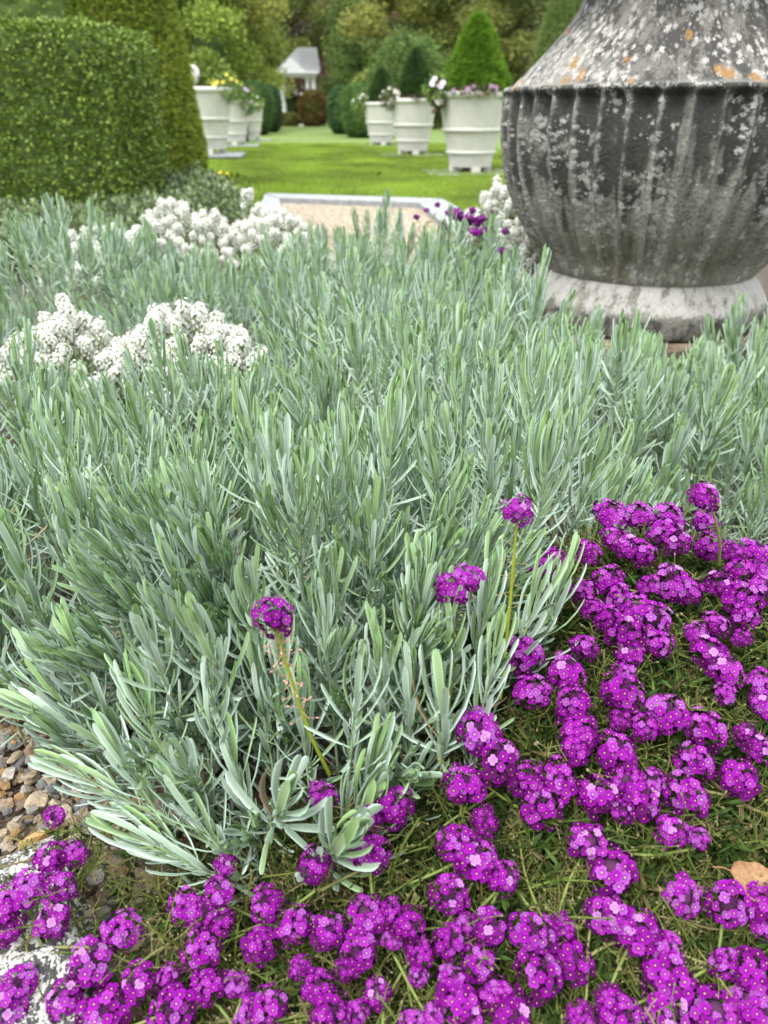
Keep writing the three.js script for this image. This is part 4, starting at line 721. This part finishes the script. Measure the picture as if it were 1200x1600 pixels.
cover('grey green ground cover between conifer column and lawn', [[-1.35, -5.2, 0.3], [-1.15, -5.0, 0.28], [-1.3, -5.7, 0.3], [-1.0, -4.5, 0.3], [-1.1, -3.9, 0.3], [-0.95, -3.5, 0.25]], 14000, 0.26, GREY);
// small yellow flowers and a brown patch at its edge
{
  const t = thing('yellow_flower_plant', 'small plant with yellow flowers at the lawn edge by the conifer column', 'flower', [-1.28, 0, -6.35]);
  const list = [], tints = []; for (let k = 0; k < 420; k++) { const s = R(0.03, 0.06); list.push(place(V(gauss() * 0.16, R(0.02, 0.16), gauss() * 0.12), aim(V(gauss(), 1, gauss()), R(0, 6)), V(s, s, s))); tints.push(shade([0.16, 0.22, 0.04], R(0.7, 1.3))); }
  copies('foliage', OVAL, dull, list, t, tints);
  const fl = floretGeo([0.62, 0.52, 0.03], [0.5, 0.3, 0.02], 5); for (let k = 0; k < 5; k++) { const m = part('flower', fl, petalMat, t); m.position.set(gauss() * 0.12 + 0.03, R(0.13, 0.21), gauss() * 0.09); m.scale.setScalar(R(0.028, 0.04)); m.rotation.set(R(0.2, 0.9), R(0, 6), 0); }
}
{
  const t = thing('fallen_leaf', 'tiny brown fallen leaf on the lawn left of the near planter', 'leaf', [-0.06, 0.03, -8.75]);
  const m = part('blade', OVAL, leafMat({ color: C(0.16, 0.08, 0.035) }), t); m.scale.setScalar(0.1); m.rotation.set(1.2, 0.6, 0);
}
// ---------------------------------------------------------------- white planters
const paintTex = texture(256, 256, (u, v) => { const n = tile(u, v, 1.5, 5, 2), k = 1 + 0.14 * n + 0.08 * tile(u, v, 7, 3, 5); return [0.51 * k, 0.51 * k, 0.46 * k]; });
const paint = std({ map: paintTex, roughness: 0.55 });
const lathe = (pts, n = 56) => { const g = new THREE.LatheGeometry(pts.map(([r, y]) => new THREE.Vector2(r, y)), n); return g; };
const bodyGeo = lathe([[0.001, 0.055], [0.228, 0.055], [0.234, 0.06], [0.262, 0.19], [0.272, 0.205], [0.272, 0.225], [0.312, 0.41], [0.322, 0.428], [0.322, 0.445], [0.365, 0.735]]), rimGeo = lathe([[0.362, 0.73], [0.376, 0.735], [0.388, 0.75], [0.392, 0.772], [0.384, 0.792], [0.368, 0.80], [0.345, 0.797], [0.335, 0.78], [0.33, 0.72], [0.001, 0.71]]);
const band1 = lathe([[0.262, 0.188], [0.280, 0.192], [0.285, 0.204], [0.281, 0.217], [0.27, 0.221]]), band2 = lathe([[0.312, 0.408], [0.331, 0.412], [0.337, 0.427], [0.332, 0.442], [0.32, 0.447]]);
const footGeo = (() => { const g = new THREE.BoxGeometry(0.10, 0.07, 0.09); g.translate(0, 0.035, 0); return g; })();
const slabTop = slabGeo([[-0.5, -0.5], [0.5, -0.5], [0.5, 0.5], [-0.5, 0.5]], -0.02, 0.018), soilDisc = new THREE.CircleGeometry(0.335, 32).rotateX(-Math.PI / 2);
function planter(label, x, z, s, lift) {
  const sl = tag(part(numbered('paving_slab'), slabTop, slate, scene), 'grey paving slab under the ' + label, 'slab', 'slabs under the planters'); sl.position.set(x, lift, z); sl.rotation.y = 0.1;
  const t = thing('white_planter', label, 'planter', [x, lift + 0.018, z], 0.1, 'white planters along the lawn'); t.scale.setScalar(s);
  part('body', bodyGeo, paint, t); part('rim', rimGeo, paint, t); part('band', band1, paint, t); part('band', band2, paint, t);
  for (let k = 0; k < 4; k++) { const f = part('foot', footGeo, paint, t), a = k * Math.PI / 2 + 0.1; f.position.set(Math.sin(a) * 0.19, 0, Math.cos(a) * 0.19); f.rotation.y = a; }
  part('potting_soil', soilDisc, soil, t).position.y = 0.745;
  return [x, lift + 0.018 + 0.75 * s, z];
}
const potTops = [
  planter('white tapered planter nearest on the right, beside the stone urn', 0.985, -9.38, 1, 0), planter('white tapered planter in the middle of the right row', 0.47, -13.6, 1, 0), planter('white tapered planter farthest in the right row', -0.06, -17.8, 1, 0),
  planter('white tapered planter nearest on the left, half behind the conifer column', -2.62, -12.4, 1.08, 0.06), planter('white tapered planter second in the left row', -3.12, -17.3, 1.02, 0.02), planter('white tapered planter farthest in the left row', -3.46, -21.6, 1.02, 0),
];
seed(121);
const BRIGHT = [[0.12, 0.24, 0.02], [0.16, 0.28, 0.025], [0.09, 0.19, 0.02]], DEEP = [[0.05, 0.11, 0.03], [0.07, 0.13, 0.035], [0.04, 0.085, 0.025]];
function pottedCone(label, [x, y, z], r, h, tones, n) {
  const t = hedge(label, 'topiary', 'cone_topiary', [x, y, z], 0, coneShape(r, h, 0.72, 0.13), n, 0.065, tones, NEEDLE, dull, 'conifer cones growing in the planters', 0.05);
  part('trunk', stick([V(0, -0.05, 0), V(0, h * 0.3, 0), V(0, h * 0.6, 0)], () => 0.02, 6), std({ color: C(0.09, 0.06, 0.04) }), t);
}
pottedCone('bright green conifer cone in the nearest right planter', [1.0, potTops[0][1], -9.38], 0.345, 0.74, BRIGHT, 16000);
pottedCone('dark green conifer cone in the middle right planter', [0.50, potTops[1][1], -13.6], 0.29, 0.72, DEEP, 9000);
pottedCone('dark green conifer cone in the farthest right planter', [-0.05, potTops[2][1], -17.8], 0.3, 0.66, DEEP, 7000);
function trailing(label, p, tones, bloom, n = 300, rx = 0.13, ry = 0.12, nb = 8) {
  const t = thing('trailing_plant', label, 'flower', p, 0, 'flowering plants spilling from the planters'), list = [], tints = [];
  for (let k = 0; k < n; k++) { const s = R(0.03, 0.06), d = onSphere(); list.push(place(V(d.x * rx * R(0.4, 1), d.y * ry * R(0.4, 1), d.z * rx * R(0.4, 1)), aim(d.add(onSphere().multiplyScalar(0.8)), R(0, 6)), V(s, s, s))); tints.push(shade(pick(tones), R(0.7, 1.3))); }
  copies('foliage', OVAL, dull, list, t, tints);
  if (bloom) { const fl = floretGeo(bloom, [0.5, 0.4, 0.1], 5); for (let k = 0; k < nb; k++) { const d = onSphere(), m = part('bloom', fl, petalMat, t); m.position.set(d.x * rx, Math.abs(d.y) * ry * 0.9, Math.abs(d.z) * rx); m.quaternion.copy(aim(V(d.x, 0.6, Math.abs(d.z) + 0.4), R(0, 6))); m.scale.setScalar(R(0.04, 0.065)); } }
}
const FRESH = [[0.15, 0.24, 0.05], [0.10, 0.18, 0.04], [0.2, 0.27, 0.08]], RUST = [[0.14, 0.09, 0.06], [0.10, 0.11, 0.05], [0.17, 0.12, 0.10]];
const [p0, p1, p2, p3, p4, p5] = potTops, at = (p, dx, dy, dz) => [p[0] + dx, p[1] + dy, p[2] + dz];
trailing('light green plant with lilac flowers at the left rim of the nearest right planter', at(p0, -0.38, 0.06, 0.12), FRESH, [0.62, 0.52, 0.7], 480, 0.17, 0.15, 5);
trailing('reddish brown low foliage along the front rim of the nearest right planter', at(p0, 0.0, 0.05, 0.25), RUST, [0.3, 0.2, 0.3], 420, 0.26, 0.06, 8);
trailing('white flowers hanging below the left rim of the nearest right planter', at(p0, -0.40, -0.06, 0.16), RUST, [0.75, 0.74, 0.72], 90, 0.07, 0.09, 7);
trailing('pale flowered plant at the left rim of the middle right planter', at(p1, -0.36, 0.05, 0.12), [[0.2, 0.21, 0.13], [0.12, 0.15, 0.06]], [0.6, 0.55, 0.52], 420, 0.18, 0.16, 12);
trailing('dark purplish low foliage in the middle right planter', at(p1, 0.08, 0.06, 0.2), RUST, null, 300, 0.25, 0.07);
trailing('light green plant with white flowers at the left rim of the farthest right planter', at(p2, -0.42, 0.04, 0.1), FRESH, [0.72, 0.72, 0.7], 380, 0.18, 0.17, 7);
trailing('yellow green trailing plant over the right rim of the nearest left planter', at(p3, 0.36, 0.04, 0.1), FRESH, [0.6, 0.5, 0.08], 520, 0.22, 0.2, 9);
trailing('leafy plant with lilac flowers in the second left planter', at(p4, 0.16, 0.13, 0.2), FRESH, [0.45, 0.35, 0.6], 620, 0.34, 0.18, 10);
trailing('leafy green plant hanging over the second left planter', at(p4, 0.34, 0.0, 0.15), [[0.09, 0.17, 0.03], [0.14, 0.23, 0.05]], null, 420, 0.22, 0.22);
trailing('green plant with one white flower at the right rim of the farthest left planter', at(p5, 0.2, 0.06, 0.25), FRESH, [0.75, 0.74, 0.74], 520, 0.26, 0.18, 4);
// lime shrub with a round white bloom, between conifer column and planter
{
  const t = thing('lime_shrub', 'lime green leafy shrub with one round white bloom behind the conifer column', 'shrub', [-2.78, 0, -13.6]), list = [], tints = [];
  for (let k = 0; k < 1500; k++) { const d = onSphere(), s = R(0.05, 0.1); list.push(place(V(d.x * 0.38 * R(0.5, 1), 1.12 + d.y * 0.36 * R(0.4, 1), d.z * 0.35 * R(0.5, 1)), aim(d.add(onSphere().multiplyScalar(0.7)), R(0, 6)), V(s, s, s))); tints.push(shade([0.2, 0.27, 0.06], R(0.7, 1.35))); }
  copies('foliage', OVAL, dull, list, t, tints); part('stem', stick([V(0, 0, 0), V(0.02, 0.5, 0), V(0, 1.1, 0)], () => 0.02, 6), std({ color: C(0.1, 0.08, 0.04) }), t);
  const b = new Acc(); for (let k = 0; k < 90; k++) { const d = onSphere(); b.add(WFLORET[k % 3], place(d.clone().multiplyScalar(0.13), aim(d, R(0, 6)), V(0.075, 0.075, 0.075))); }
  part('bloom', b.done(), petalMat, t).position.set(-0.18, 1.13, 0.34);
}
// ---------------------------------------------------------------- far hedges along the lawn
seed(131);
const FARBOX = [[0.07, 0.14, 0.03], [0.09, 0.17, 0.04], [0.055, 0.115, 0.025]], fh = 'round-topped hedges at the far end of the lawn';
hedge('light green round-topped hedge block, nearer one on the right of the lawn', 'hedge', 'far_hedge', [-0.55, 0, -24.6], 0.1, block(0.62, 0.68, 1.3, 3.4), 9000, 0.06, FARBOX, OVAL, dull, fh);
hedge('dark green round-topped hedge block, farther one on the right of the lawn', 'hedge', 'far_hedge', [-1.25, 0, -28.9], 0.1, block(0.62, 0.70, 1.3, 3), 8000, 0.07, [[0.04, 0.095, 0.035], [0.055, 0.115, 0.04]], OVAL, dull, fh);
hedge('dark green round-topped hedge block, nearer one on the left of the lawn', 'hedge', 'far_hedge', [-4.3, 0, -27.5], 0.1, block(0.62, 0.74, 1.3, 3), 8000, 0.06, DEEP, OVAL, dull, fh);
hedge('darkest round-topped hedge block, farther one on the left of the lawn', 'hedge', 'far_hedge', [-4.45, 0, -31.5], 0.1, block(0.60, 0.76, 1.3, 3), 7000, 0.07, [[0.035, 0.08, 0.03], [0.045, 0.095, 0.035]], OVAL, dull, fh);
hedge('green conifer cone left of the lawn behind the planters', 'topiary', 'cone_topiary', [-3.9, 0, -20.5], 0, coneShape(0.55, 2.1, 0.7, 0.06), 8000, 0.08, DEEP, NEEDLE, dull);
hedge('round russet shrub at the foot of the pavilion column', 'shrub', 'russet_shrub', [-3.85, 0, -46.0], 0, block(0.75, 0.85, 0.7, 2.3, 0.12), 3500, 0.12, [[0.14, 0.085, 0.03], [0.11, 0.085, 0.03], [0.18, 0.11, 0.04]], OVAL, dull);
hedge('dark low hedge left of the russet shrub, behind the lawn end', 'hedge', 'low_hedge', [-6.1, 0, -50.5], 0, block(1.9, 0.75, 0.6, 4, 0.06), 4000, 0.13, [[0.025, 0.045, 0.03], [0.03, 0.055, 0.03]], OVAL, dull);
hedge('low yellowish planting at the end of the lawn', 'shrub', 'low_planting', [-5.4, 0, -46.5], 0, block(0.75, 0.3, 0.5, 2.5, 0.15), 1800, 0.11, [[0.2, 0.17, 0.05], [0.15, 0.15, 0.05]], OVAL, dull);
setting('mulch_strip', sheet([[-14, -55.9], [4, -55.9], [4, -60], [-14, -60]], 0.01, 0.5), std({ color: C(0.3, 0.22, 0.16), map: stoneMap, roughness: 1 }), 'brown mulch strip at the end of the lawn', 'mulch');

// ---------------------------------------------------------------- pavilion
{
  const white = std({ map: texture(256, 256, (u, v) => { const k = 0.74 + 0.06 * tile(u, v, 2, 4, 3); return [k, k, k * 1.02]; }), roughness: 0.6 }), roofM = std({ map: texture(256, 256, (u, v) => { const k = 0.38 + 0.1 * tile(u, v, 6, 4, 3); return [k * 0.95, k, k * 1.05]; }), roughness: 0.85 });
  const t = thing('pavilion', 'white columned garden pavilion with grey roof beyond the lawn', 'pavilion', [-5.0, 0, -49.5], 0.15); t.scale.setScalar(0.86);
  const col = lathe([[0.001, 0], [0.2, 0], [0.2, 0.1], [0.15, 0.16], [0.14, 0.3], [0.12, 2.5], [0.13, 2.6], [0.19, 2.66], [0.19, 2.76], [0.001, 2.76]], 20);
  for (const [x, z] of [[-1.0, 0.9], [0.62, 0.9], [1.02, 0.9], [-1.0, -0.9], [1.02, -0.9]]) part('column', col, white, t).position.set(x, 0.12, z);
  part('floor', new THREE.BoxGeometry(2.9, 0.12, 2.6).translate(0, 0.06, 0), white, t);
  part('entablature', new THREE.BoxGeometry(2.5, 0.26, 2.3).translate(0, 3.01, 0), white, t);
  const tri = new THREE.Shape([new THREE.Vector2(-1.4, 0), new THREE.Vector2(0.55, 0), new THREE.Vector2(-0.42, 0.78)]);
  part('pediment', new THREE.ExtrudeGeometry(tri, { depth: 0.25, bevelEnabled: false }).translate(0, 3.145, 1.0), white, t);
  part('cornice', new THREE.BoxGeometry(2.75, 0.1, 2.5).translate(0, 3.10, 0.02), white, t);
  const ridge = new THREE.Shape([new THREE.Vector2(-1.5, 0), new THREE.Vector2(1.5, 0), new THREE.Vector2(1.32, 1.35), new THREE.Vector2(0.1, 1.35)]);
  const roof = part('roof', new THREE.ExtrudeGeometry(ridge, { depth: 1.9, bevelEnabled: false }).translate(0, 3.16, -0.95), roofM, t);
  for (let k = 0; k < 9; k++) part('roof_seam', new THREE.BoxGeometry(0.03, 1.34, 0.03).translate(0.2 + k * 0.135, 3.84, 0.965), roofM, roof);
}
// ---------------------------------------------------------------- trees
seed(141);
function clump(n, leaf, r) { const pos = [], idx = [], c = []; for (let k = 0; k < n; k++) { const p = onSphere().multiplyScalar(r * Math.cbrt(rnd())), a = onSphere(), b = onSphere().cross(a).normalize(), l = leaf * R(0.7, 1.3), o = pos.length / 3; for (const [x, y] of [[-0.5, 0], [0, -0.26], [0.5, 0], [0, 0.26]]) pos.push(p.x + a.x * l * x + b.x * l * y, p.y * 0.7 + a.y * l * x + b.y * l * y, p.z + a.z * l * x + b.z * l * y); idx.push(o, o + 1, o + 2, o, o + 2, o + 3); const t = R(0.75, 1.25); for (let q = 0; q < 4; q++) c.push(t, t, t); } return raw(pos, idx, c); }
const CLUMPS = [clump(40, 0.13, 0.5), clump(40, 0.11, 0.5)], bark = std({ color: C(0.07, 0.055, 0.042), roughness: 1 });
function tree(name, label, x, z, h, r, low, tones, n, flat = 0.7, group = 'trees beyond the lawn') {
  const t = thing(name, label, 'tree', [x, 0, z], R(0, 6), group), lobes = [], list = [], tints = [];
  part('trunk', stick([V(0, -0.1, 0), V(R(-0.1, 0.1), h * 0.3, R(-0.1, 0.1)), V(R(-0.2, 0.2), h * 0.65, 0), V(0, h * 0.93, 0)], (s) => 0.032 * h * 0.55 * (1 - 0.85 * s), 8), bark, t);
  for (let k = 0; k < 22; k++) { const y = low + (h - low) * (k + 0.5) / 22, f = k * 2.4, w = r * Math.sqrt(Math.max(0.05, 1 - ((y - low) / (h - low) * 1.5 - 0.5) ** 2)); const c = V(Math.cos(f) * w * R(0.35, 0.85), y, Math.sin(f) * w * R(0.35, 0.85)); lobes.push([c, r * R(0.28, 0.46), R(0.7, 1.3), pick(tones)]); part('limb', stick([V(0, Math.max(0.3, y - 0.25 * w - 0.3), 0), c.clone().multiplyScalar(0.5).setY(y - 0.12 * w), c], (s) => 0.05 * (1 - 0.8 * s) * h / 8, 5), bark, t); }
  for (let k = 0; k < n; k++) { const [c, q, m, tone] = lobes[k % 22], d = onSphere(), u = Math.pow(rnd(), 0.35), s = R(0.7, 1.3) * (r / 3 * 0.35 + 0.65); list.push(place(c.clone().add(V(d.x * q * u, d.y * q * u * flat, d.z * q * u)), aim(onSphere(), 0), V(s, s, s))); tints.push(shade(tone, m * R(0.75, 1.25))); }
  const cr = copies('crown', CLUMPS[0], dull, list, t, tints); return t;
}
const YG = [[0.27, 0.33, 0.065], [0.22, 0.29, 0.055], [0.32, 0.34, 0.09], [0.18, 0.25, 0.05]], OL = [[0.18, 0.225, 0.055], [0.22, 0.25, 0.065], [0.15, 0.19, 0.05]], DK = [[0.05, 0.065, 0.03], [0.065, 0.085, 0.035], [0.075, 0.085, 0.045]], BR = [[0.17, 0.10, 0.075], [0.12, 0.085, 0.065], [0.21, 0.13, 0.08]], MID = [[0.10, 0.17, 0.045], [0.13, 0.20, 0.05]];
tree('broadleaf_tree', 'yellow green tree left of the pavilion, low drooping branches', -6.95, -36, 8.5, 3.3, 1.2, YG, 1700, 0.45);
tree('broadleaf_tree', 'yellow green tree at the left, behind the planters', -10.8, -33, 9, 3.2, 0.8, YG, 1400, 0.5);
tree('broadleaf_tree', 'dark green tree between the yellow green trees at the left', -10.0, -43, 9.5, 3.0, 0.6, MID, 1200);
tree('broadleaf_tree', 'dark bare-looking tree behind the conifer column', -14.5, -48, 12, 4.2, 0.8, DK, 1400);
tree('broadleaf_tree', 'dark olive tree arching over the pavilion roof', -6.9, -56, 12, 4.0, 3.4, OL, 1300, 0.5);
tree('broadleaf_tree', 'purplish brown tree top right of the pavilion', -2.6, -66, 15, 4.6, 2.0, BR, 1600, 0.6);
tree('broadleaf_tree', 'green tree directly right of the pavilion', -1.6, -53, 6.6, 2.8, 0.3, MID, 1300, 0.6);
tree('broadleaf_tree', 'olive green spreading tree behind the right planters', 1.4, -46, 8.5, 3.4, 0.5, [...OL, ...YG], 1700, 0.45);
tree('broadleaf_tree', 'second olive green tree, behind the bright conifer cone', 5.6, -44, 9, 3.6, 0.5, [...OL, [0.15, 0.17, 0.04]], 1700, 0.45);
tree('broadleaf_tree', 'low dark green tree behind the far right hedges', 1.2, -38, 3.3, 1.9, 0.2, MID, 900, 0.7);
tree('cedar_tree', 'tall dark cedar left of the stone urn neck', 7.2, -30, 10, 2.3, 0.1, [[0.085, 0.105, 0.035], [0.12, 0.135, 0.045], [0.06, 0.08, 0.03]], 2200, 1.4);
tree('cedar_tree', 'dark cedar behind the stone urn', 10.4, -30, 10, 2.6, 0.1, [[0.085, 0.105, 0.035], [0.1, 0.12, 0.04]], 1500, 1.4);
tree('broadleaf_tree', 'brown and dark tree far behind the pavilion', -10, -70, 15, 5, 1.0, [...DK, ...BR], 1500);
hedge('light green conifer just behind the left shoulder of the stone urn', 'topiary', 'cone_topiary', [2.35, 0, -11.2], 0, coneShape(0.62, 2.5, 0.7, 0.05), 9000, 0.06, [[0.13, 0.2, 0.05], [0.17, 0.23, 0.07]], NEEDLE, dull);
{ // the wood behind, one mass
  const list = [], tints = [];
  for (let k = 0; k < 9000; k++) { const a = R(-0.75, 0.62), d = R(74, 92), y = 15 * Math.pow(rnd(), 0.8), s = R(2.2, 4); list.push(place(V(Math.sin(a) * d, y, -Math.cos(a) * d), aim(onSphere(), 0), V(s, s, s))); tints.push(shade(pick(fbm(a * 9, y * 0.2, 1, 2) > 0.05 ? OL : [...DK, ...MID, ...BR]), R(0.7, 1.3))); }
  tag(copies('woodland', CLUMPS[1], dull, list, scene, tints), 'dense mixed wood closing the view behind the pavilion', 'woods', null, 'stuff');
}
renderer.render(scene, camera);
